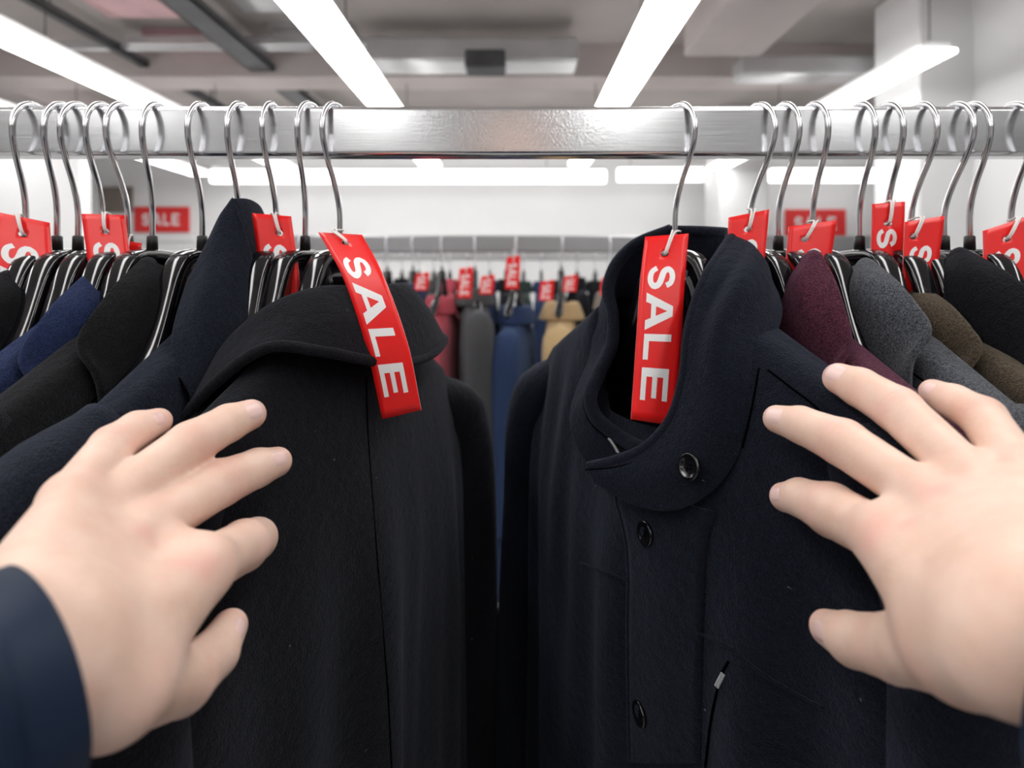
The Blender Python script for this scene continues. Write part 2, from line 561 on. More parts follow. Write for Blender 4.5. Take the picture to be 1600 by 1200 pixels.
# ------------------------------------------------------------------ writing: letters as flat white print
def letter_quads():
    """S A L E as lists of quads in a unit cell (x along the word, y towards the letter tops)"""
    out = {}
    t = 0.25
    out['L'] = [[(0.06, 0), (0.06 + t, 0), (0.06 + t, 1), (0.06, 1)], [(0.06 + t, 0), (0.93, 0), (0.93, 0.19), (0.06 + t, 0.19)]]
    out['E'] = [[(0.04, 0), (0.04 + t, 0), (0.04 + t, 1), (0.04, 1)], [(0.29, 0), (0.95, 0), (0.95, 0.19), (0.29, 0.19)],
                [(0.29, 0.81), (0.92, 0.81), (0.92, 1), (0.29, 1)], [(0.29, 0.41), (0.87, 0.41), (0.87, 0.59), (0.29, 0.59)]]
    a = 0.28
    out['A'] = [[(-0.02, 0), (a - 0.04, 0), (0.5, 0.80), (0.36, 1)], [(1.02 - a + 0.02, 0), (1.02, 0), (0.64, 1), (0.5, 0.80)],
                [(0.36, 1), (0.5, 0.80), (0.5, 0.80), (0.64, 1)], [(0.255, 0.2), (0.745, 0.2), (0.685, 0.38), (0.315, 0.38)]]
    # S: a stroke along a smooth centre line
    c = [(0.80, 0.70), (0.70, 0.86), (0.48, 0.91), (0.27, 0.84), (0.20, 0.70), (0.30, 0.575), (0.52, 0.51), (0.74, 0.43), (0.83, 0.29),
         (0.74, 0.145), (0.50, 0.09), (0.27, 0.15), (0.155, 0.31)]
    p = catmull([(x, y, 0) for x, y in c], 30)[:, :2]
    tg = np.gradient(p, axis=0)
    nn = np.stack([-tg[:, 1], tg[:, 0]], 1)
    nn /= np.linalg.norm(nn, axis=1)[:, None]
    hw = np.full(30, 0.1)
    hw[9:21] = 0.115
    l, r = p + nn * hw[:, None], p - nn * hw[:, None]
    out['S'] = [[tuple(l[i]), tuple(r[i]), tuple(r[i + 1]), tuple(l[i + 1])] for i in range(29)]
    return out


LET = letter_quads()
SALE = [('S', 0.195, 0.36), ('A', 0.375, 0.575), ('L', 0.59, 0.735), ('E', 0.755, 0.915)]


def word_geo(fn, spans, lo=0.17, hi=0.77, k=3):
    """lay the letters on a surface fn(s, t): s down the card, t across it"""
    V, Fc = [], []
    for ch, s0, s1 in spans:
        for q in LET[ch]:
            q = np.array(q)
            kk = 1 if ch == 'S' else k
            base = len(V)
            for i in range(kk + 1):
                for j in range(kk + 1):
                    a, b = i / kk, j / kk
                    p = (q[0] * (1 - a) + q[1] * a) * (1 - b) + (q[3] * (1 - a) + q[2] * a) * b
                    V.append(fn(s0 + (s1 - s0) * p[0], lo + (hi - lo) * p[1]))
            for i in range(kk):
                for j in range(kk):
                    Fc.append((base + i * (kk + 1) + j, base + (i + 1) * (kk + 1) + j, base + (i + 1) * (kk + 1) + j + 1, base + i * (kk + 1) + j + 1))
    return V, Fc


def sale_tag(label, left, right, stem, hole=(0.1, 0.53), group=None, curl=0.0):
    """card bent along its length; left and right are edge points top to bottom (world)"""
    Lc, Rc = catmull(left, 25), catmull(right, 25)
    t = empty('sale_tag', Lc[0] * 0.5 + Rc[0] * 0.5)
    O = np.array(t.location)
    u = (Rc[5] - Lc[5]); u /= np.linalg.norm(u)

    def surf(s, tt, off=0.0):
        x = np.clip(s, 0, 1) * 24
        i = min(23, int(x)); f = x - i
        l, r = Lc[i] * (1 - f) + Lc[i + 1] * f, Rc[i] * (1 - f) + Rc[i + 1] * f
        d = (Lc[i + 1] - Lc[i]); d = d / np.linalg.norm(d)
        nrm = np.cross(r - l, d); nrm /= np.linalg.norm(nrm)
        if nrm[1] > 0: nrm = -nrm
        return l * (1 - tt) + r * tt + nrm * (off + curl * math.sin(math.pi * tt)) - O

    # the card, with a punched hole: grid left open around the hole, closed by an annulus
    ns, nt_ = 24, 8
    th = 0.00045
    V, Fc, mi = [], [], []
    for side in (1, -1):
        for i in range(ns + 1):
            for j in range(nt_ + 1):
                V.append(surf(i / ns, j / nt_, side * th / 2))
    n1 = (ns + 1) * (nt_ + 1)
    idx = lambda sd, i, j: sd * n1 + i * (nt_ + 1) + j
    hi_, hj = int(round(hole[0] * ns)), int(round(hole[1] * nt_))
    for sd in (0, 1):
        for i in range(ns):
            for j in range(nt_):
                if i in (hi_ - 1, hi_) and j in (hj - 1, hj): continue
                Fc.append((idx(sd, i, j), idx(sd, i, j + 1), idx(sd, i + 1, j + 1), idx(sd, i + 1, j))); mi.append(0)
    ring = [(hi_ - 1, hj - 1), (hi_ - 1, hj), (hi_ - 1, hj + 1), (hi_, hj + 1), (hi_ + 1, hj + 1), (hi_ + 1, hj), (hi_ + 1, hj - 1), (hi_, hj - 1)]
    wid = np.linalg.norm(Rc[3] - Lc[3]); hgt = sum(np.linalg.norm(np.diff(Lc, axis=0), axis=1))
    rr = 0.0034
    base = len(V)
    for sd, off in ((0, th / 2), (1, -th / 2)):
        for (ii, jj) in ring:
            ds, dt = (ii - hi_) / ns * hgt, (jj - hj) / nt_ * wid
            q = math.hypot(ds, dt)
            V.append(surf(hi_ / ns + ds / q * rr / hgt, hj / nt_ + dt / q * rr / wid, off))
    for sd in (0, 1):
        for k in range(8):
            a, b = ring[k], ring[(k + 1) % 8]
            Fc.append((idx(sd, *a), idx(sd, *b), base + sd * 8 + (k + 1) % 8, base + sd * 8 + k)); mi.append(0)
    for k in range(8):
        Fc.append((base + k, base + (k + 1) % 8, base + 8 + (k + 1) % 8, base + 8 + k)); mi.append(1)
    border = [(0, j) for j in range(nt_)] + [(i, nt_) for i in range(ns)] + [(ns, j) for j in range(nt_, 0, -1)] + [(i, 0) for i in range(ns, 0, -1)]
    for k in range(len(border)):
        a, b = border[k], border[(k + 1) % len(border)]
        Fc.append((idx(0, *a), idx(0, *b), idx(1, *b), idx(1, *a))); mi.append(1)
    me = bpy.data.meshes.new('card')
    me.from_pydata([tuple(v) for v in V], [], Fc)
    me.materials.append(M['red']); me.materials.append(M['white_card'])
    me.polygons.foreach_set('material_index', mi)
    bm = bmesh.new(); bm.from_mesh(me); bmesh.ops.recalc_face_normals(bm, faces=bm.faces); bm.to_mesh(me); bm.free()
    me.polygons.foreach_set('use_smooth', [m_ == 0 for m_ in mi])
    c = bpy.data.objects.new('card', me)
    COL.objects.link(c); c.parent = t
    wv, wf = word_geo(lambda s, tt: surf(s, tt, th / 2 + 0.00018), SALE)
    mesh('lettering', wv, wf, M['white_print'], t, smooth=True, fix=False)
    # elastic cord: from the hole up around the hook's stem and back
    h = surf(hi_ / ns, hj / nt_, 0.0008)
    h0 = surf(hi_ / ns, hj / nt_, -0.003)
    st = np.array(stem) - O
    te = hole[1] + 0.25 * (np.dot(st - h, u) / wid)
    mid = surf(0.0, te, 0.0014) + np.array([0, 0, 0.0004])
    path = catmull([h0, h + (0, -0.0006, 0.001), mid, st + (-0.0032, -0.003, 0.0005), st + (0, 0.0042, 0.001), st + (0.0036, -0.002, 0),
                    mid + np.array([0.0022, 0, 0.0002]), h + (0.0012, -0.0008, 0.001), h0 + (0.0006, 0, 0)], 60)
    tube('string', path, 0.00085, M['string'], t, 6)
    tag(t, label, 'tag', group)
    return t


# ------------------------------------------------------------------ hangers
RY = 0.503
def frame(xs, ang, s, y=RY):
    """matrix of a hanger: local x runs along the hanger towards the shopper; s=+1 left of the gap, -1 right of it"""
    a = math.radians(ang)
    if s > 0: U, N = (-math.sin(a), -math.cos(a), 0), (math.cos(a), -math.sin(a), 0)
    else: U, N = (math.sin(a), -math.cos(a), 0), (-math.cos(a), -math.sin(a), 0)
    m = Matrix.Identity(4)
    for i in range(3):
        m[i][0] = U[i]; m[i][1] = s * N[i]; m[i][3] = (xs, y, EYE)[i]
    return m


ARM = [(0.0, 0.022), (0.022, 0.0205), (0.034, 0.0145), (0.043, 0.002), (0.0515, -0.018), (0.061, -0.041), (0.074, -0.064), (0.10, -0.086), (0.145, -0.110), (0.198, -0.140)]


def hanger(xs, xf, ang, s, label, detail=1.0, mtx=None, group=None):
    mt = mtx or frame(xs, ang, s)
    t = empty('coat_hanger', mtx=mt)
    arm = catmull([(a, 0, b) for a, b in ARM], 26)
    full = np.concatenate([[(-p[0], 0, p[2]) for p in arm[::-1][:-1]], arm])
    k = len(full)
    tg = np.gradient(full, axis=0); tg /= np.linalg.norm(tg, axis=1)[:, None]
    V = []
    prof = [(-1, .006), (-1, .0025), (-.92, .0008), (-.7, 0), (-.25, -.0006), (.25, -.0006), (.7, 0), (.92, .0008), (1, .0025), (1, .006), (.8, .0085), (.5, .0095), (.42, .5), (.36, 1.0), (-.36, 1.0), (-.42, .5), (-.5, .0095), (-.8, .0085)]
    for i in range(k):
        dn = np.array([tg[i][2], 0, -tg[i][0]])     # towards the inside of the hanger
        au = abs(full[i][0])
        hw = 0.0085 + 0.006 * smooth01((au - 0.05) / 0.12)
        dep = 0.034 - 0.014 * smooth01((au - 0.06) / 0.08)
        if au > 0.195: hw *= 0.75; dep *= 0.8
        for a, d in prof:
            dd = d if d < 0.02 else 0.0095 + (dep - 0.0095) * d
            V.append(full[i] + dn * dd + np.array([0, a * hw, 0]))
    n = len(prof)
    Fc = grid_faces(k, n, True)
    Fc += [tuple(range(n)), tuple((k - 1) * n + j for j in range(n))]
    mesh('body', V, Fc, M['plastic'], t)
    tube('ferrule', [(0, 0, 0.0205), (0, 0, 0.0335), (0, 0, 0.0345)], [0.0046, 0.0043, 0.0034], M['ferrule'], t, 14)
    # hook: shear sideways a little so that it meets the rail where it hangs
    ux = mt[0][0]; nx = mt[0][1]
    d = max(-0.014, min(0.014, (xf - (xs + 0.024 * ux)) / nx))
    hk = [(0, 0.03), (0, 0.052), (0.0022, 0.064), (0.0085, 0.08), (0.019, 0.1), (0.0252, 0.118), (0.0235, 0.1335), (0.0145, 0.1445), (0.003, 0.1478), (-0.0085, 0.1445), (-0.0155, 0.134), (-0.0165, 0.12), (-0.0155, 0.112)]
    pts = catmull([(a, d * smooth01((b - 0.045) / 0.08), b) for a, b in hk], int(54 * detail))
    tube('hook', pts, 0.0024 if detail == 1 else 0.0042, M['chrome' if detail == 1 else 'pale_hook'], t, 12 if detail == 1 else 8)
    tag(t, label, 'hanger', group)
    return t


# ------------------------------------------------------------------ the rail the coats hang on
def rail_geo(x0, x1, y0, y1, z0, z1, r, seg=6):
    pr = []
    for (cy, cz, a0) in [(y1 - r, z1 - r, 0), (y0 + r, z1 - r, 90), (y0 + r, z0 + r, 180), (y1 - r, z0 + r, 270)]:
        for k in range(seg + 1):
            a = math.radians(a0 + 90 * k / seg)
            pr.append((cy + r * math.cos(a), cz + r * math.sin(a)))
    n = len(pr)
    xs = np.linspace(x0, x1, 9)
    V = [(x, y, z) for x in xs for y, z in pr]
    Fc = grid_faces(len(xs), n, True) + [tuple(range(n)), tuple((len(xs) - 1) * n + j for j in range(n))]
    return V, Fc


def rack(y, x0, x1, z0, z1, dep, m, label, group=None):
    t = empty('clothes_rack', (0, y, 0))
    v, f = rail_geo(x0, x1, -dep / 2, dep / 2, z0, z1, 0.0045)
    ro = mesh('rail', v, f, m, t)
    wn = ro.modifiers.new('weighted', 'WEIGHTED_NORMAL')
    wn.weight = 100
    for x in (x0, x1):
        box('upright', (x - 0.02, -0.02, 0.04), (x + 0.02, 0.02, z0 + 0.01), m, t, 0.004)
        box('foot', (x - 0.025, -0.28, 0.0), (x + 0.025, 0.28, 0.04), m, t, 0.006)
    tag(t, label, 'clothes rack', group)
    return t


rack(0.5, -1.35, 1.35, EYE + 0.1018, EYE + 0.1445, 0.020, M['rail'], 'steel clothes rack with scuffed rectangular rail carrying the row of dark coats')

# left of the gap: (stem x, hook front x, angle)
LEFT = [(-.4276, -.4169, 0), (-.4002, -.3909, 0), (-.3817, -.3771, 0), (-.3605, -.3564, 0), (-.3381, -.3394, 1), (-.3169, -.3091, 2),
        (-.2733, -.2714, 4), (-.2414, -.2385, 5), (-.2085, -.2098, 0), (-.1833, -.1800, 11), (-.1531, -.1599, 14)]
RIGHT = [(.1397, .1492, 23), (.2051, .2162, 17), (.2297, .2358, 11), (.2599, .2592, 6), (.3007, .2985, 2), (.3253, .3218, 1), (.3459, .35, 0),
         (.3745, .3803, 0), (.3968, .3941, 0), (.4331, .43, 0)]
WHERE_L = ['inside the black coat at the edge of the photograph', 'right of the edge coat, first ferrule in view',
           'just beside the navy blue coat, second ferrule in view', 'inside the navy blue coat behind the narrow sale tag', 'behind the overlapping tags before the charcoal coat',
           'inside the charcoal coat, broad neck fully in view', 'half hidden behind the raised collar of the dark navy coat', 'inside the dark navy coat with the raised collar',
           'behind the sale tag beside the raised collar', 'with tall bare neck just behind the big black coat', 'inside the big black coat, behind its long sale tag']
WHERE_R = ['inside the open stand collar of the big navy coat', 'behind the sale tag beside the stand collar', 'inside the burgundy coat', 'behind the sale tag between burgundy and grey coats',
           'inside the grey melange coat, broad neck fully in view', 'holding the narrow upright sale tag', 'inside the brown coat', 'inside the black coat beside the brown one',
           'with bare neck beyond the last black coat', 'at the edge of the photograph, inside the tweed coat']
for (xs, xf, a), wh in zip(LEFT, WHERE_L):
    hanger(xs, xf, a, 1, 'black hanger with chrome hook ' + wh, group='hangers on the front rail')
for (xs, xf, a), wh in zip(RIGHT, WHERE_R):
    hanger(xs, xf, a, -1, 'black hanger with chrome hook ' + wh, group='hangers on the front rail')


# ------------------------------------------------------------------ coats
class Coat:
    """one coat: u along the hanger (towards the shopper), n to the side facing the gap, z below eye level"""

    def __init__(self, name, xs, ang, s, m, t0=0.024, t1=0.03, cloth=None, drop=0.5, y=RY, hem=-0.86, wneck=0.058, z0=-0.034, wsh=0.222, near=1.0, far=1.0, asym=(1, 1)):
        self.mt = frame(xs, ang, s, y)
        self.dip = 0.0
        self.s, self.m = s, m
        self.t0, self.t1, self.drop, self.hem = t0, t1, drop, hem
        self.wneck, self.z0, self.wsh, self.near, self.far, self.asym = wneck, z0, wsh, near, far, asym
        self.root = empty(name, mtx=self.mt)
        self.inv = np.array(self.mt.inverted())

    def width(self, z):
        """half width at height z (array)"""
        z = np.asarray(z, float)
        zs = self.z0 - self.drop * (self.wsh - 0.03 - self.wneck)    # where the slope ends
        slope = self.wneck + (self.z0 - z) / self.drop
        over = np.clip((zs - z) / 0.06, 0, None)
        rnd = self.wsh - 0.03 + 0.03 * (1 - np.exp(-2.0 * over)) + 0.02 * np.clip((zs - z) / 0.6, 0, 1)
        return np.where(z > zs, slope, rnd)

    def thick(self, z):
        q = smooth01((self.z0 - np.asarray(z, float)) / 0.22)
        return self.t0 + (self.t1 - self.t0) * q

    def side_scale(self, c, sgn):
        k = np.where(c > 0, self.near, self.far)
        kk = 1 + (k - 1) * smooth01(np.abs(c) * 1.3)
        return kk * np.where(sgn > 0, self.asym[0], self.asym[1])

    def fold(self, u, n_sgn, z):
        """soft vertical drape, deeper towards the hem"""
        return 0.0

    def point(self, th, z):
        w, t = self.width(z), self.thick(z)
        c, sn = np.cos(th), np.sin(th)
        u = w * np.sign(c) * np.abs(c) ** 0.8
        base = np.abs(sn) ** 0.6
        n = np.sign(sn) * base * t * self.side_scale(c, sn)
        n = n + np.sign(sn) * base * self.fold(u, np.sign(sn), z)
        return u, n

    def body(self, nth=96, nz=70, name='body'):
        zs = self.z0 - self.drop * (self.wsh - 0.03 - self.wneck)
        zz = np.r_[np.linspace(self.z0, zs, nz // 3), zs + (self.hem - zs) * np.linspace(0.01, 1, nz - nz // 3) ** 1.25]
        th = np.linspace(0, 2 * math.pi, nth, endpoint=False)
        V = []
        for z in zz:
            u, n = self.point(th, np.full(nth, z))
            dip = self.dip * smooth01(np.sin(th) * 1.6) * smooth01((0.085 - np.abs(u)) / 0.05) * math.exp(-((self.z0 - z) / 0.10) ** 1.5)
            V.append(np.stack([u, n * self.s, np.full(nth, z) - dip], 1))
        V = np.concatenate(V)
        Fc = grid_faces(len(zz), nth, True) + [tuple((len(zz) - 1) * nth + j for j in range(nth))]
        return mesh(name, V, Fc, self.m, self.root)

    def inside(self, p):
        u, n, z = p
        if z > self.z0: return False
        w = float(self.width(z)); t = float(self.thick(z))
        c = min(1.0, (abs(u) / w)) if abs(u) < w else None
        if c is None: return False
        cc = (abs(u) / w) ** (1 / 0.8) * (1 if u > 0 else -1)
        sn = math.sqrt(max(0, 1 - cc * cc))
        lim = sn ** 0.6 * (t * float(self.side_scale(np.array(cc), np.array(1.0 if n > 0 else -1.0))) + float(self.fold(np.array(u), np.array(1.0 if n > 0 else -1.0), np.array(z))))
        return abs(n) < lim

    def loc(self, p):
        q = self.inv @ np.array([*p, 1.0])
        return np.array([q[0], q[1] * self.s, q[2]])

    def hit(self, px, py, d0=0.22, d1=0.85, lift=0.0):
        """garment coordinates of the point of the coat seen at a pixel"""
        d = d0
        while d < d1:
            q = self.loc(E(px, py, d))
            if self.inside(q): return self.loc(E(px, py, d - lift))
            d += 0.0008
        return None

    def world(self, q):
        return np.array(self.mt @ Vector((q[0], q[1] * self.s, q[2])))

    def sleeve(self, end, ru=0.036, rn=None, length=0.66, nn=36, swing=0.0, ushift=0.0, wr=0.003, low=0.0):
        rn = rn or self.t1 * 1.15
        e = 1 if end > 0 else -1
        w = self.wsh
        zs = self.z0 - self.drop * (w - 0.03 - self.wneck) - low
        path = catmull([(e * (w - 0.075), 0, zs + 0.012), (e * (w - 0.03), 0, zs - 0.012), (e * (w + 0.0 + ushift), 0, zs - 0.06), (e * (w + 0.008 + ushift), swing * 0.2, zs - 0.16),
                        (e * (w + 0.012 + ushift), swing * 0.6, zs - 0.38), (e * (w + 0.016 + ushift), swing, zs - length)], 44)
        tg = np.gradient(path, axis=0); tg /= np.linalg.norm(tg, axis=1)[:, None]
        V = []
        ph = rng.uniform(0, 6, 4)
        for i, p in enumerate(path):
            f = i / 43
            b = np.array([0, 1.0, 0]); a = np.cross(tg[i], b); a /= np.linalg.norm(a)
            g = smooth01(f / 0.16) * (1 - 0.18 * f)
            ra, rb = ru * (0.55 + 0.45 * g), rn * (0.5 + 0.5 * g)
            for j in range(nn):
                t = 2 * math.pi * j / nn
                wv = wr * g * (math.sin(3 * t + ph[0] + 4 * f) * 0.6 + 0.5 * math.sin(14 * f + 2 * t + ph[1]))
                V.append(p + a * (ra + wv) * math.cos(t) + b * (rb + wv) * math.sin(t))
        V = np.array(V); V[:, 1] *= self.s
        k = len(path)
        Fc = grid_faces(k, nn, True) + [tuple(range(nn)), tuple((k - 1) * nn + j for j in range(nn))]
        return mesh('sleeve', V, Fc, self.m, self.root)

    def seam(self, pts, r=0.0009, name='seam', m=None, n=60):
        if len(pts) < 2: print('SEAM MISSED', name); return
        P = catmull(pts, n)
        P[:, 1] *= self.s
        return tube(name, P, r, m or M['thread'], self.root, 6)

    def px_curve(self, pix, lift=0.0):
        out = []
        for px, py in pix:
            q = self.hit(px, py, lift=lift)
            if q is not None: out.append(q)
        return out


def side_coat(xs, ang, s, m, label, apex=(0.035, 0.022, 0.012), corner=(0.10, 0.014, -0.048), t=0.021, stand=False, dz=0.0, back=True, seam=None):
    """a coat packed into the row, its turned down collar towards the gap"""
    c = Coat('wool_coat', xs, ang, s, m, t0=t, t1=t * 1.12, near=1.0, far=1.0, wneck=0.055, z0=-0.036 + dz)
    ph = rng.uniform(0, 6)
    c.fold = lambda u, sg, z: 0.0022 * np.sin(u * 55 + ph + 3 * z) * smooth01((-0.1 - z) / 0.3)
    c.body(72, 54)
    c.sleeve(1, ru=0.030, rn=t * 1.25)
    c.sleeve(-1, ru=0.030, rn=t * 1.25)
    au, an, az = apex
    cu, cn, cz = corner
    hn = t
    if not stand:
        # leaf: roll line near the gap side, outer edge over the shoulder and down
        roll = [(au - 0.002, an + 0.001, az), (au - 0.006, an + 0.014, az - 0.022), (au - 0.010, an + 0.020, az - 0.058), (au - 0.010, an + 0.014, az - 0.105), (au - 0.012, hn + 0.007, az - 0.165), (au - 0.02, hn + 0.006, az - 0.24)]
        mid = [(au + 0.002, an - 0.001, az + 0.0015), (au * 0.55 + cu * 0.45 - 0.008, an * .5 + cn * .5 + 0.016, az * .5 + cz * .5 + 0.006), (au * 0.5 + cu * 0.5, an + 0.014, cz - 0.012), (cu - 0.034, an + 0.012, cz - 0.055),
               (cu - 0.045, hn + 0.010, cz - 0.115), (cu - 0.075, hn + 0.009, cz - 0.185)]
        edge = [(au + 0.005, an - 0.004, az - 0.001), (au * .5 + cu * .5 + 0.004, (an + cn) / 2 - 0.004, (az + cz) / 2 + 0.003), (cu, cn, cz), (cu + 0.0, cn + 0.013, cz - 0.022), (cu - 0.008, hn + 0.005, cz - 0.06), (cu - 0.04, hn + 0.006, cz - 0.18)]
        ribbon('collar', [roll, mid, edge], m, c.root, 46, 22, 0.0042, side=s)
        if back:
            # the rest of the collar running round the back of the neck, far side of the leaf
            top = [(au + 0.003, an - 0.002, az), (au - 0.012, an - 0.004, az - 0.002), (au - 0.04, an - 0.008, az - 0.007), (au - 0.075, an - 0.012, az - 0.012)]
            low = [(au + 0.004, an - 0.004, az - 0.05), (au - 0.012, an - 0.006, az - 0.052), (au - 0.04, an - 0.010, az - 0.056), (au - 0.075, an - 0.014, az - 0.058)]
            ribbon('collar_back', [top, low], m, c.root, 20, 8, 0.004, side=s)
    if seam: c.seam(c.px_curve(seam, 0.0002), 0.0008)
    tag(c.root, label, 'coat', 'coats on the front rail')
    return c


side_coat(-.4276, 0, 1, M['blackb'], 'black wool coat at the edge beside the tag with the bent corner', apex=(0.04, 0.022, 0.001), corner=(0.10, 0.02, -0.05), t=0.022)
side_coat(-.3605, 0, 1, M['royal'], 'navy blue wool coat, brightest blue of the left row', apex=(0.04, 0.019, -0.003), corner=(0.103, 0.016, -0.058), t=0.02)
side_coat(-.3169, 2, 1, M['charcoal'], 'charcoal wool coat with turned down collar between blue and dark navy coats', apex=(0.035, 0.022, 0.012), corner=(0.100, 0.014, -0.048), t=0.022, seam=[(166, 604), (140, 632), (112, 664), (88, 692), (60, 730)])
# burgundy, grey, brown, black and tweed on the other side
side_coat(.2297, 11, -1, M['burgundy'], 'burgundy wool coat with turned down collar behind the big navy coat', apex=(0.052, 0.008, 0.017), corner=(0.097, 0.012, -0.047), t=0.019)
side_coat(.3007, 2, -1, M['greymix'], 'grey melange wool coat with turned down collar', apex=(0.036, 0.02, 0.011), corner=(0.105, 0.018, -0.037), t=0.021, seam=[(1401, 562), (1418, 576), (1436, 590), (1460, 606)])
side_coat(.3459, 0, -1, M['brown'], 'brown melange wool coat with turned down collar', apex=(0.036, 0.020, -0.011), corner=(0.098, 0.018, -0.050), t=0.02)
side_coat(.3745, 0, -1, M['black'], 'black wool coat with turned down collar beyond the brown one', apex=(0.038, 0.018, 0.0195), corner=(0.112, 0.006, -0.030), t=0.02, seam=[(1548, 545), (1570, 560), (1590, 574), (1620, 596)])
side_coat(.4400, 0, -1, M['tweed'], 'black and white tweed coat, a corner of it at the edge of the photograph', apex=(0.030, 0.012, -0.015), corner=(0.09, 0.01, -0.05), t=0.02)

# dark navy coat with its collar standing up
c = Coat('wool_coat', -.2414, 5, 1, M['deepnavy'], t0=0.023, t1=0.025, wneck=0.055, z0=-0.036)
c.fold = lambda u, sg, z: 0.0022 * np.sin(u * 50 + 1.1 + 3 * z) * smooth01((-0.1 - z) / 0.3)
c.body(72, 54)
c.sleeve(1, ru=0.030, rn=0.029)
c.sleeve(-1, ru=0.030, rn=0.029)
C0 = c
rim = [(.030, .013, .063), (.033, .018, .052), (.033, .025, .031), (.032, .032, 0), (.03, .034, -.0365), (.025, .031, -.075), (.02, .031, -.12)]
m1 = [(0.032, 0.011, 0.0585), (0.044, 0.018, 0.030), (0.056, 0.029, -0.002), (0.056, 0.037, -0.03), (0.052, 0.042, -0.075), (0.045, 0.040, -0.13)]
m2 = [(0.036, 0.008, 0.050), (0.056, 0.012, 0.016), (0.078, 0.022, -0.018), (0.085, 0.034, -0.052), (0.082, 0.037, -0.095), (0.07, 0.036, -0.15)]
bs = [(0.042, 0.002, 0.030), (0.068, -0.002, -0.014), (0.096, 0.008, -0.058), (0.102, 0.024, -0.082), (0.098, 0.029, -0.11), (0.085, 0.028, -0.16)]
ribbon('stand_collar', [rim, m1, m2, bs], M['deepnavy'], c.root, 50, 30, 0.004)
far_t = [(.030, .012, .0625), (.014, .014, .0645), (-.006, .013, .062), (-.022, .009, .056), (-.045, 0, .044)]
far_b = [(.034, .022, 0), (.014, .023, -.03), (-.008, .020, -.04), (-.03, .013, -.045), (-.055, 0, -.045)]
ribbon('stand_collar', [far_t, far_b], M['deepnavy'], c.root, 30, 12, 0.004)
c.seam([(0.100, 0.012, -0.064), (0.105, 0.026, -0.085), (0.101, 0.031, -0.113), (0.088, 0.030, -0.16)], 0.0008)
tag(c.root, 'dark navy wool coat with its collar standing up against the hook', 'coat', 'coats on the front rail')

# ------------------------------------------------------------------ the big black coat, its back to the shopper
B = Coat('wool_coat', -.1531, 14, 1, M['black'], t0=0.040, t1=0.064, wneck=0.066, z0=-0.042, drop=0.52, near=0.62, far=1.0, wsh=0.222, asym=(1.0, 0.7))
def _fold_b(u, sg, z):
    r = smooth01((-0.10 - z) / 0.30)
    f = 0.007 * np.sin(u * 46 + 0.8 + 2.2 * z) + 0.006 * np.sin(u * 83 - 1.2 + 1.5 * z) - 0.005 * np.exp(-((u + 0.055 + 0.05 * z) / 0.012) ** 2) + 0.006 * np.exp(-((u + 0.085 + 0.04 * z) / 0.014) ** 2)
    return r * f
B.fold = _fold_b
B.body(260, 150)
B.sleeve(-1, ru=0.040, rn=0.072, swing=0.022, nn=56, low=0.034)
B.sleeve(1, ru=0.040, rn=0.040, swing=0.034, nn=56, low=0.02)
fold_top = [(0.090, -0.052, -0.075), (0.094, -0.030, -0.046), (0.082, -0.004, -0.022), (0.062, 0.018, -0.0115), (0.034, 0.034, -0.0105), (0.0, 0.042, -0.0105), (-0.036, 0.042, -0.0095), (-0.066, 0.030, -0.013), (-0.080, 0.004, -0.022), (-0.085, -0.03, -0.05)]
midl = [(0.108, -0.058, -0.098), (0.112, -0.026, -0.062), (0.102, 0.008, -0.038), (0.080, 0.034, -0.030), (0.046, 0.053, -0.034), (0.0, 0.062, -0.038), (-0.044, 0.060, -0.034), (-0.078, 0.046, -0.034), (-0.096, 0.010, -0.04), (-0.10, -0.03, -0.07)]
lower = [(0.116, -0.060, -0.110), (0.124, -0.024, -0.077), (0.117, 0.016, -0.0495), (0.094, 0.044, -0.0545), (0.056, 0.064, -0.066), (0.004, 0.074, -0.072), (-0.050, 0.073, -0.068), (-0.088, 0.060, -0.062), (-0.108, 0.012, -0.06), (-0.11, -0.03, -0.09)]
inner = [(0.078, -0.050, -0.09), (0.082, -0.030, -0.06), (0.074, -0.004, -0.045), (0.054, 0.014, -0.042), (0.030, 0.028, -0.042), (0.0, 0.036, -0.042), (-0.032, 0.036, -0.042), (-0.060, 0.026, -0.042), (-0.072, 0.002, -0.045), (-0.078, -0.03, -0.07)]
ftin = [tuple(np.array(a) * [0.93, 0.90, 1] + [0, 0, -0.006]) for a in fold_top]
ribbon('collar', [inner, ftin, fold_top, midl, lower], M['black'], B.root, 120, 44, 0.0055)
hemP = catmull([tuple(np.array(p) + [0, 0.0006, 0.001]) for p in lower], 120)
tube('collar_edge', hemP, 0.0040, M['black'], B.root, 10)
B.seam(B.px_curve([(572, 590), (575, 680), (582, 780), (590, 880), (598, 980), (606, 1080), (612, 1200)], 0.0002), 0.0007, 'back_seam')
B.seam(B.px_curve([(368, 590), (345, 612), (322, 636), (302, 656), (270, 690)], 0.0003), 0.0009, 'shoulder_seam')
tag(B.root, 'big black wool coat with broad folded collar, its back to the shopper', 'coat', 'coats on the front rail')

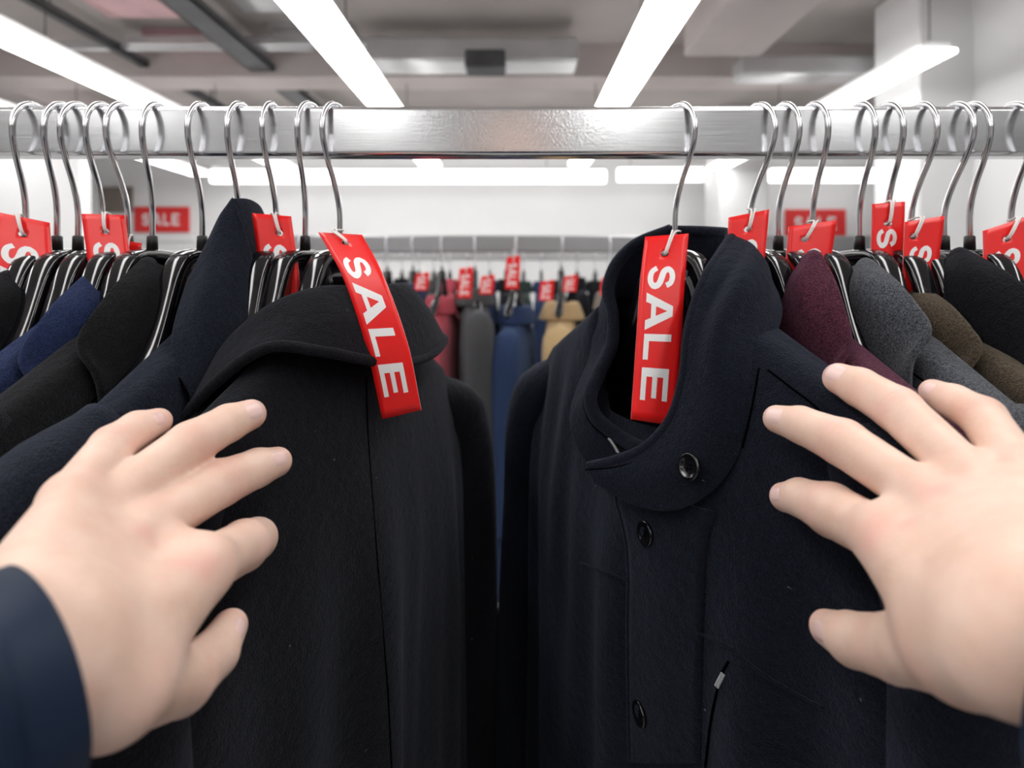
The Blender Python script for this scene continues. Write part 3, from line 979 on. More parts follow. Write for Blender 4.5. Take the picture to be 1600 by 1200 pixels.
# ------------------------------------------------------------------ the big navy coat, front open towards the shopper
Nv = Coat('wool_coat', .1397, 23, -1, M['midnight'], t0=0.046, t1=0.070, wneck=0.074, z0=-0.022, drop=0.50, near=0.72, far=0.95, wsh=0.225, asym=(1.0, 0.6))
def _fold_n(u, sg, z):
    r = smooth01((-0.09 - z) / 0.25)
    f = 0.005 * np.sin(u * 52 + 2.0 + 2 * z) + 0.0045 * np.sin(u * 95 + 0.4 - 2.5 * z)
    g = 0.004 * np.sin(u * 120 + 0.7) * smooth01((-u - 0.05) / 0.06) * smooth01((-0.05 - z) / 0.1) * smooth01((z + 0.42) / 0.15)
    return r * f + g
Nv.fold = _fold_n
Nv.dip = 0.10
Nv.body(260, 150)
Nv.sleeve(-1, ru=0.040, rn=0.066, swing=0.022, nn=56, wr=0.002, low=0.036)
Nv.sleeve(1, ru=0.040, rn=0.042, swing=0.006, nn=56, low=0.02)
# stand collar: rim and base from the far side, round the back, to the near side and the tab that crosses over
LC = lambda px, py, d: tuple(Nv.loc(E(px, py, d)))
rim_far = [LC(1007, 704, .452), LC(968, 683, .472), LC(930, 650, .488), LC(922, 620, .496), LC(936, 583, .510), LC(955, 541, .525), LC(957, 494, .540), LC(950, 452, .553), LC(962, 415, .560), LC(993, 383, .556), LC(1049, 360, .535)]
rim_near = [LC(1049, 360, .535), LC(1108, 362, .512), LC(1141, 367, .490), LC(1130, 392, .462), LC(1108, 427, .440), LC(1087, 480, .428), LC(1076, 530, .421), LC(1071, 585, .416), LC(1050, 655, .416), LC(1010, 700, .424), LC(965, 720, .436), LC(920, 731, .446)]
base_far = [LC(1010, 790, .47), LC(960, 755, .485), LC(915, 715, .50), LC(895, 660, .515), LC(905, 610, .530), LC(925, 560, .545), LC(932, 515, .560), LC(936, 495, .578), LC(955, 490, .590), LC(1000, 500, .59), LC(1060, 505, .565)]
base_near = [LC(1060, 505, .565), LC(1130, 480, .53), LC(1195, 445, .475), LC(1215, 478, .436), LC(1213, 510, .415), LC(1192, 562, .394), LC(1178, 625, .382), LC(1158, 702, .380), LC(1118, 762, .385), LC(1060, 795, .398), LC(1000, 790, .416), LC(930, 752, .441)]
mid_far = [tuple((np.array(a) * .5 + np.array(b) * .5) + [0, 0, 0.0]) for a, b in zip(rim_far, base_far)]
mid_near = [tuple((np.array(a) * .55 + np.array(b) * .45) + np.array([0.010, 0.004, 0.006]) * wgt) for a, b, wgt in zip(rim_near, base_near, [0, .4, 1, 1.2, 1.2, 1, 1, .9, .8, .6, .3, .1])]


def wr_near(G):
    nv, nu, _ = G.shape
    v = np.linspace(0, 1, nv)[:, None]; u = np.linspace(0, 1, nu)[None, :]
    amp = 0.0034 * np.sin(math.pi * np.clip(v, 0, 1)) ** 0.7 * smooth01((u - 0.08) / 0.12) * smooth01((0.66 - u) / 0.25)
    d = amp * np.sin(v * 15 + 5 * u - 0.6)
    G = G.copy()
    G[:, :, 1] += d
    G[:, :, 0] += 0.6 * d
    return G


ribbon('stand_collar', [rim_far, mid_far, base_far], M['midnight'], Nv.root, 100, 26, 0.0065, side=-1)
ribbon('stand_collar', [rim_near, mid_near, base_near], M['midnight'], Nv.root, 150, 64, 0.0065, side=-1, fold=wr_near)
def rimtube(pts, r, dz=0.0):
    P = catmull(pts, 120); P[:, 1] *= -1; P[:, 2] += dz
    return tube('collar_rim', P, r, M['midnight'], Nv.root, 12)
rimtube(rim_far, 0.0062)
rimtube(rim_near, 0.0048)
# stitching below the rims
def stitch(a, b, f, lift):
    P = catmull([tuple(np.array(p) * (1 - f) + np.array(q) * f + np.array(lift)) for p, q in zip(a, b)], 120)
    P[:, 1] *= -1
    tube('stitch_line', P, 0.0006, M['thread'], Nv.root, 5)
stitch(rim_near[6:], base_near[6:], 0.14, (0.001, 0.0042, 0.0008))
stitch(rim_far[:8], base_far[:8], 0.13, (0.0, 0.0045, 0.001))
# front edge of the placket, running down from the tab
pl = [(963, 752), (966, 785), (974, 815), (981, 850), (984, 900), (983, 980), (984, 1080), (986, 1190)]
pr_ = [(1120, 800), (1110, 830), (1105, 860), (1102, 900), (1100, 950), (1098, 1020), (1096, 1100), (1094, 1190)]
A_ = [Nv.hit(x, y, lift=0.004) for x, y in pl]
B_ = [Nv.hit(x, y, lift=0.0012) for x, y in pr_]
mid_pl = [tuple((np.array(a) + np.array(b)) / 2 + [0, 0.003, 0]) for a, b in zip(A_, B_)]
ribbon('placket', [A_, mid_pl, B_], M['midnight'], Nv.root, 60, 12, 0.0035, side=-1)
Nv.seam([tuple(np.array(a) + [0, 0.0008, 0]) for a in A_], 0.0022, 'placket_edge', M['midnight'])
Nv.seam(Nv.px_curve([(1186, 575), (1176, 630), (1160, 700)], 0.0008), 0.0007, 'collar_seam')
Nv.seam(Nv.px_curve([(1200, 578), (1235, 605), (1270, 632), (1300, 662)], 0.0004), 0.0007, 'yoke_seam')
Nv.seam(Nv.px_curve([(908, 879), (940, 892), (976, 908), (1000, 937), (1040, 960), (1090, 988), (1140, 1012), (1190, 1052), (1240, 1082), (1290, 1108)], 0.0028), 0.0009, 'waist_seam', M['midnight'])
Nv.seam(Nv.px_curve([(1138, 1034), (1126, 1056), (1118, 1090), (1110, 1130), (1102, 1198)], 0.0015), 0.0009, 'pocket_welt')
def btn(px, py, lift, rad=0.0092, at=None):
    q = Nv.hit(px, py); qa, qb = Nv.hit(px + 14, py), Nv.hit(px, py + 14)
    nrm = np.cross(qa - q, qb - q); nrm /= np.linalg.norm(nrm)
    if nrm[1] < 0: nrm = -nrm
    c0 = (q if at is None else np.array(LC(px, py, at))) + nrm * lift
    a = np.cross(nrm, [0, 0, 1.0]); a /= np.linalg.norm(a); b = np.cross(nrm, a)
    prof = [(0.0, 0.0004), (0.45, 0.0004), (0.62, 0.0008), (0.74, 0.0019), (0.88, 0.0024), (0.97, 0.0018), (1.0, 0.0006), (0.95, -0.001), (0.0, -0.001)]
    V = []
    for r, h in prof:
        for j in range(28):
            th = 2 * math.pi * j / 28
            V.append(c0 + rad * max(r, 0.01) * (math.cos(th) * a + math.sin(th) * b) + nrm * h)
    V = np.array(V); V[:, 1] *= -1
    o = mesh('button', V, grid_faces(len(prof), 28, True), M['button'], Nv.root)
    hv, hf = [], []
    for k in range(4):
        th = math.pi / 4 + k * math.pi / 2
        cc = c0 + rad * 0.2 * (math.cos(th) * a + math.sin(th) * b) + nrm * 0.0005
        v, f = tube_geo([cc, cc + nrm * 0.0002], rad * 0.075, 8)
        f = [tuple(i + len(hv) for i in g) for g in f]
        hv += v; hf += f
    hv = np.array(hv); hv[:, 1] *= -1
    mesh('thread_holes', hv, hf, M['thread'], o)
btn(1022, 832, 0.0075)
btn(1014, 1112, 0.0075)
btn(1085, 730, 0.0045, at=.3885)
# zip teeth glinting inside the collar and at the pocket
for pts_, nm in [([(952, 686, .470), (958, 694, .468), (965, 706, .466)], 'zip'), ([(1129, 1054, .0), (1124, 1064, .0), (1120, 1072, 0)], 'pocket_zip')]:
    P = []
    for x, y, d in pts_:
        P.append(Nv.loc(E(x, y, d)) if d else Nv.hit(x, y, lift=0.006))
    P = catmull(P, 9)
    v, f = [], []
    for p in P:
        for dx in (-0.0009, 0.0009):
            a, b = box_geo(p + (dx - .0006, -.0006, -.0005), p + (dx + .0006, .0006, .0005))
            f += [tuple(i + len(v) for i in g) for g in b]; v += a
    v = np.array(v); v[:, 1] *= -1
    o = mesh(nm, v, f, M['zip'], Nv.root, smooth=False)
tag(Nv.root, 'big navy wool coat with open stand collar and black buttons, its front to the shopper', 'coat', 'coats on the front rail')

# ------------------------------------------------------------------ sale tags
def stem_of(xs, z=0.05):
    return (xs, RY, EYE + z)
def T(pts): return [E(*p) for p in pts]
sale_tag('long red SALE tag hanging slanted over the collar of the big black coat',
         T([(497, 363, .480), (537, 436, .440), (571, 538, .428), (597.5, 655, .436)]), T([(566, 367, .474), (599, 430, .437), (637, 536, .426), (658.5, 640.5, .433)]), E(531, 360, .503), hole=(0.085, 0.5))
sale_tag('long red SALE tag hanging inside the open stand collar of the big navy coat',
         T([(1008, 370, .478), (1000, 440, .462), (994, 530, .452), (985.5, 655, .442)]), T([(1076, 365, .474), (1070, 440, .460), (1065, 530, .450), (1055, 666, .440)]), E(1055, 362, .5), hole=(0.125, 0.5))
tg = 'small view sale tags in the row'
sale_tag('red tag with bent corner at the edge beside the first black coat',
         T([(-6, 331, .474), (-18, 430, .462), (-26, 600, .455)]), T([(78, 348, .482), (84, 440, .470), (84, 640, .462)]), E(40, 345, .503), hole=(0.125, 0.5))
sale_tag('red tag before the navy blue coat, nearer of the two overlapping ones',
         T([(127, 334, .480), (140, 432, .470), (160, 600, .460)]), T([(195, 336, .486), (207, 432, .476), (225, 600, .468)]), E(172, 338, .5), hole=(0.125, 0.55))
sale_tag('red tag showing one corner between the charcoal coat hanger and the overlapping tag',
         T([(168, 372, .492), (158, 450, .488), (150, 590, .480)]), T([(222, 380, .498), (212, 455, .494), (204, 590, .486)]), E(200, 368, .5), hole=(0.125, 0.6))
sale_tag('red tag between the raised dark navy collar and the bare hanger neck',
         T([(394, 333, .482), (405, 440, .474), (400, 600, .462)]), T([(455, 338, .486), (468, 440, .478), (466, 600, .466)]), E(433, 338, .5), hole=(0.125, 0.6))
sale_tag('red tag tucked between the stand collar and the burgundy coat',
         T([(1138, 340, .482), (1136, 420, .476), (1128, 600, .468)]), T([(1202, 327, .478), (1194, 420, .470), (1184, 600, .462)]), E(1172, 328, .502), hole=(0.125, 0.48))
sale_tag('red tag between the burgundy and grey melange coats',
         T([(1232, 354, .482), (1226, 430, .476), (1214, 620, .468)]), T([(1307, 344, .478), (1296, 430, .472), (1278, 620, .462)]), E(1266, 348, .502), hole=(0.125, 0.42))
sale_tag('narrow upright red tag beside the grey coat hanger, highest of the row',
         T([(1362, 319, .490), (1361, 400, .486), (1364, 590, .480)]), T([(1414, 315, .486), (1412, 400, .482), (1412, 590, .476)]), E(1386, 318, .503), hole=(0.165, 0.48))
sale_tag('red tag over the brown coat, just before the last black coat',
         T([(1413, 347, .474), (1410, 430, .470), (1404, 610, .462)]), T([(1476, 337, .470), (1464, 430, .466), (1444, 610, .456)]), E(1424, 345, .503), hole=(0.125, 0.25))
sale_tag('red tag at the edge of the photograph before the tweed coat',
         T([(1535, 361, .478), (1537, 440, .472), (1536, 610, .464)]), T([(1611, 336, .474), (1610, 430, .468), (1604, 610, .458)]), E(1580, 345, .503), hole=(0.125, 0.5))

# ------------------------------------------------------------------ the shopper
def rc_sdf(P, a, b, ra, rb):
    """distance to a cone with round ends"""
    a, b = np.asarray(a), np.asarray(b)
    ba = b - a
    l2 = ba @ ba
    t = np.clip(((P - a) @ ba) / l2, 0, 1)
    d = P - a - t[..., None] * ba
    return np.sqrt((d * d).sum(-1)) - (ra + (rb - ra) * t)


def smin(a, b, k):
    h = np.clip(0.5 + 0.5 * (b - a) / k, 0, 1)
    return b * (1 - h) + a * h - k * h * (1 - h)


def surface_net(fn, lo, hi, st):
    ax = [np.arange(l, h + st, st) for l, h in zip(lo, hi)]
    X = np.stack(np.meshgrid(*ax, indexing='ij'), -1)
    D = fn(X)
    ins = D < 0
    s = D.shape
    cnt = np.zeros([k - 1 for k in s]); acc = np.zeros([k - 1 for k in s] + [3])
    sl = lambda o: tuple(slice(o[i], s[i] - 1 + o[i]) for i in range(3))
    for a in range(3):
        for o1 in (0, 1):
            for o2 in (0, 1):
                o = [0, 0, 0]; ot = [i for i in range(3) if i != a]
                o[ot[0]], o[ot[1]] = o1, o2
                e = list(o); e[a] = 1
                d0, d1 = D[sl(o)], D[sl(e)]
                cr = (d0 < 0) != (d1 < 0)
                t = np.where(cr, d0 / np.where(cr, d0 - d1, 1), 0)
                p = np.zeros(acc.shape); p[..., ot[0]] = o1; p[..., ot[1]] = o2; p[..., a] = t
                acc += p * cr[..., None]; cnt += cr
    act = cnt > 0
    idx = -np.ones(act.shape, int); idx[act] = np.arange(act.sum())
    cell = np.argwhere(act)
    V = (cell + acc[act] / cnt[act][:, None]) * st + np.array([a[0] for a in ax])
    Fc = []
    for a in range(3):
        b, c_ = (a + 1) % 3, (a + 2) % 3
        d0 = np.take(ins, range(s[a] - 1), a); d1 = np.take(ins, range(1, s[a]), a)
        for q in np.argwhere(d0 != d1):
            if q[b] == 0 or q[c_] == 0 or q[b] >= s[b] - 1 or q[c_] >= s[c_] - 1: continue
            ids = []
            for db, dc in ((-1, -1), (0, -1), (0, 0), (-1, 0)):
                k = q.copy(); k[b] += db; k[c_] += dc
                ids.append(idx[tuple(k)])
            Fc.append(ids if d0[tuple(q)] else ids[::-1])
    return V, Fc


FAT = 1.10


class Hand:
    def __init__(self, fingers, thumb, wrist, forearm, extra=(), marks=()):
        self.marks = marks
        J = lambda p: (E(p[0], p[1], p[2]), p[3])
        K = lambda i, r: r * (0.84 if i == 0 else FAT)
        self.f = [[(J(p)[0], K(i, p[3])) for i, p in enumerate(ch)] for ch in fingers]
        self.t = [J(p) for p in thumb]
        self.w = [J(p) for p in wrist]           # thumb side, little finger side
        self.fa = forearm
        self.extra = [(J(a), J(b)) for a, b in extra]

    def sdf(self, P):
        W1, W2 = self.w
        mc = [ch[0] for ch in self.f]
        d = None
        wm = ((W1[0] * .5 + W2[0] * .5), (W1[1] + W2[1]) / 2)
        starts = [(W2[0] * (1 - k) + W1[0] * k, (W2[1] * (1 - k) + W1[1] * k) * 0.95) for k in (0, .33, .66, 1.0)]
        for st_, m_ in zip(starts, mc):
            c = rc_sdf(P, st_[0], m_[0], st_[1], m_[1] * 1.0)
            d = c if d is None else smin(d, c, 0.011)
        for i in range(3):
            d = smin(d, rc_sdf(P, mc[i][0], mc[i + 1][0], mc[i][1] * .92, mc[i + 1][1] * .92), 0.006)
        # base of the thumb and the web between thumb and index finger
        d = smin(d, rc_sdf(P, starts[3][0], self.t[0][0], W1[1] * .9, self.t[0][1]), 0.01)
        d = smin(d, rc_sdf(P, self.t[0][0], mc[3][0], self.t[0][1] * .86, mc[3][1] * .9), 0.012)
        for a, b in self.extra:
            d = smin(d, rc_sdf(P, a[0], b[0], a[1], b[1]), 0.008)
        for e_, r_ in self.fa:
            d = smin(d, rc_sdf(P, wm[0], e_, r_, r_ * 1.15), 0.012)
        for ch in self.f + [self.t]:
            g = None
            for i in range(len(ch) - 1):
                c = rc_sdf(P, ch[i][0], ch[i + 1][0], ch[i][1] * 1.0, ch[i + 1][1])
                g = c if g is None else smin(g, c, 0.0022)
            d = smin(d, g, 0.0042)
        # knuckles and tendons stand proud of the back of the hand
        for st_, m_ in zip(starts, mc):
            up = -m_[0] + np.array([0, 0, EYE + 0.06]); up /= np.linalg.norm(up)
            d = smin(d, np.sqrt(((P - m_[0] - up * 0.0060) ** 2).sum(-1)) - 0.0086, 0.0045)
            d = smin(d, rc_sdf(P, st_[0] * .5 + m_[0] * .5 + up * (m_[1] * .96), m_[0] + up * (m_[1] * 1.06), 0.0018, 0.0031), 0.004)
        return d

    def build(self, label, parent, nails):
        allp = np.array([p for ch in self.f + [self.t] for p, r in ch] + [p for p, r in self.w] + [e_ for e_, r_ in self.fa])
        lo, hi = allp.min(0) - 0.03, allp.max(0) + 0.03
        V, Fc = surface_net(self.sdf, lo, hi, 0.0013)
        o = mesh('hand', V, Fc, M['skin'], parent, fix=False)
        sm = o.modifiers.new('smooth', 'SMOOTH'); sm.factor = 0.5; sm.iterations = 2
        # natural redness of knuckles and finger tips
        at = o.data.attributes.new('flush', 'FLOAT', 'POINT')
        fl = np.zeros(len(V))
        for ch in self.f + [self.t]:
            for i, (p, r) in enumerate(ch):
                wgt, rad = [(.30, .009), (.22, .007), (.06, .008), (.24, .008)][min(i, 3)]
                fl = np.maximum(fl, wgt * np.exp(-(((V - p) ** 2).sum(1) - r * r).clip(0) / rad ** 2))
        for ch in self.f:                                   # creases over the middle joints
            ax_ = nrm(ch[2][0] - ch[0][0]); q = V - ch[1][0]; al = q @ ax_
            rd = np.linalg.norm(q - al[:, None] * ax_, axis=1)
            fl = np.maximum(fl, .34 * (0.5 + 0.5 * np.cos(al / .0032 * 2 * math.pi)) * np.exp(-(al / .0055) ** 2) * (rd < .02))
        for a, b, wgt, rad in self.marks:
            a, b = E(*a), E(*b); ba = b - a
            t = np.clip((V - a) @ ba / (ba @ ba), 0, 1)
            fl = np.maximum(fl, wgt * np.exp(-(((V - a - t[:, None] * ba) ** 2).sum(1)) / rad ** 2))
        at.data.foreach_set('value', fl.astype(np.float32))
        o['label'] = label
        for (px, py, d0, fi, ln, wd) in nails:
            ch = (self.f + [self.t])[fi]
            a = ch[-1][0] - ch[-2][0]; a /= np.linalg.norm(a)
            dd = d0
            while dd < 0.42 and self.sdf(E(px, py, dd)[None])[0] > 0: dd += 0.0004
            c0 = E(px, py, dd)
            e = 1e-4
            g = np.array([self.sdf((c0 + v)[None])[0] - self.sdf((c0 - v)[None])[0] for v in np.eye(3) * e]); g /= np.linalg.norm(g)
            a = a - g * (a @ g); a /= np.linalg.norm(a)
            b = np.cross(g, a)
            nx, ny = 9, 9
            Vn = []
            for i in range(nx):
                for j in range(ny):
                    x, y = (i / (nx - 1) - .5) * 2, (j / (ny - 1) - .5) * 2
                    # rounded rectangle
                    x2, y2 = x * math.sqrt(1 - y * y * 0.22), y * math.sqrt(1 - x * x * 0.22)
                    p = c0 + a * x2 * ln / 2 + b * y2 * wd / 2 + g * 0.004
                    for _ in range(24):
                        s_ = self.sdf(p[None])[0]
                        if s_ < 0.00015: break
                        p = p - g * max(s_ * .7, 0.0001)
                    edge = max(abs(x), abs(y))
                    Vn.append(p + g * (0.00035 if edge < 0.95 else -0.0002))
            mesh('nail', Vn, grid_faces(nx, ny), M['nail'], o)
        return o


person = empty('person', (0, -0.2, 0))
pinv = np.array([0, -0.2, 0])


def to_person(o):
    o.parent = person
    o.matrix_parent_inverse = Matrix.Translation(-Vector(pinv))
    return o


EL_L, EL_R = np.array([-.33, -.11, EYE - .30]), np.array([.35, -.11, EYE - .30])
def circle3(a, b, c):
    ab, ac = b - a, c - a
    n_ = np.cross(ab, ac)
    ctr = a + (np.cross(n_, ab) * (ac @ ac) + np.cross(ac, n_) * (ab @ ab)) / (2 * n_ @ n_)
    return ctr, np.linalg.norm(a - ctr), nrm(n_)
cl, rl, nl = circle3(E(0, 910, .190), E(113, 1022, .165), E(139, 1160, .166))
cl = cl + nl * (-math.copysign(1, nl[1])) * 0.0
dl = nl * (-math.copysign(1, nl[1]))
cr = cl * np.array([-1, 1, 1]) + np.array([.0235, 0, 0.002])
dr = dl * np.array([-1, 1, 1])

# finger order: little, ring, middle, index (joint: pixel, pixel, metres, radius)
HL = Hand([[(110, 780, .250, .0126), (176, 697, .288, .0094), (214, 671, .306, .0086), (246, 659, .319, .0068)],
           [(152, 800, .258, .0132), (297, 694, .305, .0108), (357, 661, .327, .0096), (391, 648, .339, .0081)],
           [(222, 830, .262, .0138), (345, 755, .307, .0112), (402, 731, .329, .0098), (432, 722, .341, .0080)],
           [(312, 890, .256, .0146), (380, 853, .298, .0116), (399, 843, .318, .0102), (401, 843, .334, .0090)]],
          [(180, 1072, .205, .0172), (285, 1063, .240, .0128), (334, 1022, .266, .0108), (358, 981, .284, .0086)],
          [(92, 1050, .190, .0185), (22, 962, .192, .0185)],
          [(cl + dl * 0.045, .0215)],
          marks=[((278, 796, .245), (240, 822, .245), .75, .0065), ((345, 858, .245), (330, 880, .242), .6, .0075), ((318, 872, .24), (275, 890, .235), .55, .004), ((90, 850, .23), (60, 870, .22), .2, .01)])
HR = Hand([[(1598, 742, .250, .0122), (1535, 652, .288, .0094), (1490, 628, .306, .0084), (1459, 613, .319, .0066)],
           [(1518, 748, .258, .0128), (1403, 640, .305, .0110), (1343, 605, .327, .0100), (1312, 592, .338, .0084)],
           [(1442, 775, .262, .0134), (1318, 692, .305, .0114), (1252, 664, .326, .0094), (1215, 655, .338, .0074)],
           [(1385, 842, .256, .0142), (1300, 797, .298, .0124), (1252, 778, .318, .0094), (1226, 777, .329, .0074)]],
          [(1500, 1008, .208, .0176), (1398, 1013, .243, .0130), (1332, 999, .268, .0115), (1294, 982, .286, .0086)],
          [(1560, 1012, .190, .0190), (1660, 925, .192, .0185)],
          [(cr + dr * 0.045, .0215)],
          marks=[((1425, 742, .245), (1462, 764, .245), .75, .0065), ((1375, 800, .245), (1360, 840, .245), .55, .0075), ((1385, 806, .24), (1415, 818, .238), .55, .004)])
hl = HL.build("the shopper's left hand, fingers spread on the big black coat", None,
              [(399, 640, .30, 1, .0115, .0100), (438, 715, .30, 2, .0110, .0090), (250, 653, .28, 0, .0085, .0075), (377, 979, .25, 4, .0110, .0085)])
hr = HR.build("the shopper's right hand, fingers spread on the big navy coat", None,
              [(1302, 581, .30, 1, .0120, .0105), (1207, 648, .30, 2, .0115, .0095), (1449, 606, .28, 0, .0085, .0075), (1277, 985, .25, 4, .0120, .0095), (1211, 772, .30, 3, .0085, .0080)])
for o in (hl, hr): to_person(o)


def sleeve_jacket(cuff_c, cuff_dir, elbow, shoulder, r0, seed):
    ph = np.random.default_rng(seed).uniform(0, 6, 5)
    path = catmull([cuff_c, cuff_c + cuff_dir * 0.04, cuff_c + cuff_dir * 0.09 + np.array([0, 0, -.01]), cuff_c * .3 + elbow * .7 , elbow, elbow * .5 + shoulder * .5, shoulder], 70)
    tg_ = np.gradient(path, axis=0); tg_ /= np.linalg.norm(tg_, axis=1)[:, None]
    path = np.concatenate([catmull(path[:16], 60), path[16:]])
    NP = len(path)
    cd = np.r_[0, np.cumsum(np.linalg.norm(np.diff(path, axis=0), axis=1))]
    tg_ = np.gradient(path, axis=0); tg_ /= np.linalg.norm(tg_, axis=1)[:, None]
    V = []; n = 48
    up = np.array([0, 0, 1.0])
    a = np.cross(tg_[0], up); a /= np.linalg.norm(a)
    rows = []
    # inside of the cuff first, so that the opening has a hem
    for k, (i, inset) in enumerate([(6, 0.005), (3, 0.005), (0, 0.0045), (0, 0.001), (0, 0.0)] + [(i, 0.0) for i in range(1, NP)]):
        rows.append((i, inset))
    aa = []
    for i in range(NP):
        a = a - tg_[i] * (a @ tg_[i]); a /= np.linalg.norm(a); aa.append(a.copy())
    for i, inset in rows:
        f = cd[i] / cd[-1]
        r = r0 * (1 + 0.75 * smooth01(f * 1.3))
        b = np.cross(tg_[i], aa[i])
        for j in range(n):
            t = 2 * math.pi * j / n
            wv = 0.0035 * smooth01((cd[i] - .02) / .03) * (math.sin(34 * f + 1.8 * math.sin(t + ph[0]) + ph[1]) + 0.6 * math.sin(55 * f + 2 * t + ph[2]))
            wv += -0.0016 * math.exp(-((cd[i] - 0.016) / 0.0016) ** 2) + 0.0010 * math.exp(-((cd[i] - 0.0195) / 0.002) ** 2) + (0.0012 * math.sin(3 * t + ph[3]) + 0.001 * math.sin(5 * t + ph[4])) * smooth01(cd[i] / 0.02 + 0.3)
            V.append(path[i] + (r + wv - inset) * (math.cos(t) * aa[i] + math.sin(t) * b))
    return np.array(V), grid_faces(len(rows), n, True)




SHL, SHR = np.array([-.19, -.20, EYE - .13]), np.array([.19, -.20, EYE - .13])
for cc, dd_, el, sh, sd in ((cl, dl, EL_L, SHL, 3), (cr, dr, EL_R, SHR, 5)):
    v, f = sleeve_jacket(cc, dd_, el, sh, max(rl, .0345), sd)
    o = mesh('jacket_sleeve', v, f, M['jacket'])
    to_person(o)
# torso of the jacket, neck and head: behind the lens, seen only in the steel of the rail
tz = [(-.75, .17, .12), (-.6, .175, .125), (-.4, .185, .13), (-.25, .20, .125), (-.16, .20, .11), (-.10, .17, .095), (-.065, .10, .075), (-.05, .075, .07)]
V = []
for z, a, b in tz:
    for j in range(40):
        t = 2 * math.pi * j / 40
        V.append((a * math.cos(t), -.25 + b * math.sin(t), EYE + z))
to_person(mesh('jacket_body', V, grid_faces(len(tz), 40, True) + [tuple(range(40)), tuple((len(tz) - 1) * 40 + j for j in range(40))], M['jacket']))
HE = EYE + 0.08
def head_sdf(P):
    c = np.array([0, -.235, HE + .185])
    q = (P - c) / np.array([.078, .098, .118])
    d = (np.sqrt((q * q).sum(-1)) - 1) * .085
    d = smin(d, rc_sdf(P, (0, -.185, HE + .10), (0, -.20, HE + .16), .038, .05), .03)
    d = smin(d, rc_sdf(P, (0, -.25, HE - .145), (0, -.245, HE + .10), .058, .055), .03)
    d = smin(d, rc_sdf(P, (0, -.150, HE + .165), (0, -.126, HE + .138), .007, .011), .012)
    for sx in (-1, 1):
        d = smin(d, rc_sdf(P, (sx * .079, -.245, HE + .15), (sx * .083, -.255, HE + .19), .008, .012), .006)
        e_ = np.sqrt(((P - np.array([sx * .031, -.143, HE + .185])) ** 2).sum(-1)) - .012
        d = np.maximum(d, -e_ + .004)
    d = smin(d, rc_sdf(P, (-.022, -.146, HE + .108), (.022, -.146, HE + .108), .006, .006), .006)
    return d
v, f = surface_net(head_sdf, (-.11, -.37, HE - .20), (.11, -.10, HE + .33), 0.006)
hd = to_person(mesh('head', v, f, M['skin'], fix=False))
def hair_sdf(P):
    c = np.array([0, -.250, HE + .205])
    q = (P - c) / np.array([.089, .106, .118])
    d = (np.sqrt((q * q).sum(-1)) - 1) * .09
    cut = np.sqrt(((P - np.array([0, -.13, HE + .12])) ** 2).sum(-1)) - .115
    return np.maximum(d, -cut)
v, f = surface_net(hair_sdf, (-.11, -.38, HE + .05), (.11, -.10, HE + .34), 0.006)
to_person(mesh('hair', v, f, M['hair'], fix=False))
ev, ef = [], []
for sx in (-1, 1):
    v, f = tube_geo([(sx * .031, -.158, HE + .185), (sx * .031, -.1475, HE + .185), (sx * .031, -.146, HE + .185)], [.011, .009, .004], 12)
    to_person(mesh('eye', v, f, M['white_card']))
tag(person, 'person in a navy jacket parting the coats with both spread hands', 'person')

# ------------------------------------------------------------------ the rack further back, out of focus
D2 = 2.2
rack(D2, -1.05, 1.35, EYE + 0.088, EYE + 0.150, 0.03, M['rail_dim'], 'second steel clothes rack further back, seen between the two big coats')




SEQ = [(605, 0, 'fabric_green', 455, .05, D2, 'dark green coat at the second rack, partly behind the slanted tag'), (645, 2, 'fabric_blue', 448, .045, D2, 'slim blue coat at the second rack just beyond the black shoulder'),
       (690, 4, 'fabric_red', 468, .062, D2, 'faded red coat at the second rack'), (742, -8, 'fabric_grey', 455, .066, D2, 'mid grey coat at the second rack with long sleeve in view'),
       (806, -9, 'fabric_blue', 484, .066, D2, 'blue coat at the second rack between grey and beige coats'), (878, -8, 'fabric_tan', 478, .072, D2, 'beige coat at the second rack'),
       (952, -2, 'fabric_taupe', 462, .05, D2, 'taupe coat at the second rack beside the navy collar'),
       (1005, 0, 'black', 450, .06, D2, 'black coat at the second rack hidden mostly by the navy collar'), (550, 0, 'black', 450, .06, D2, 'black coat at the second rack hidden mostly by the slanted tag')]
D3 = 3.3
rack(D3, -2.6, 2.0, EYE + 0.085, EYE + 0.135, 0.03, M['duct'], 'third steel clothes rack at the back, dim between the two big coats')
for k, (px, mk, lb) in enumerate([(628, 'black', 'black coat on the third rack above the slim blue coat'), (655, 'fabric_tan', 'tan coat on the third rack above the faded red coat'), (678, 'fabric_grey', 'grey coat on the third rack behind the red one'),
                                  (703, 'fabric_red', 'red coat on the third rack between red and grey coats'), (730, 'black', 'black coat on the third rack behind the mid grey coat'), (765, 'royal', 'deep blue coat on the third rack beside the grey collar'),
                                  (790, 'black', 'black coat on the third rack left of the leaning tag'), (818, 'fabric_green', 'dark green coat on the third rack above the blue coat'), (846, 'fabric_blue', 'muted blue coat on the third rack before the beige one'),
                                  (874, 'charcoal', 'charcoal coat on the third rack above the beige coat'), (902, 'black', 'black coat on the third rack right above the beige coat'), (930, 'charcoal', 'charcoal coat on the third rack beside the taupe coat'),
                                  (600, 'charcoal', 'charcoal coat on the third rack behind the slanted tag')]):
    SEQ.append((px, float(rng.uniform(-5, 5)), mk, 438 + float(rng.uniform(-3, 5)), .046, D3, lb))
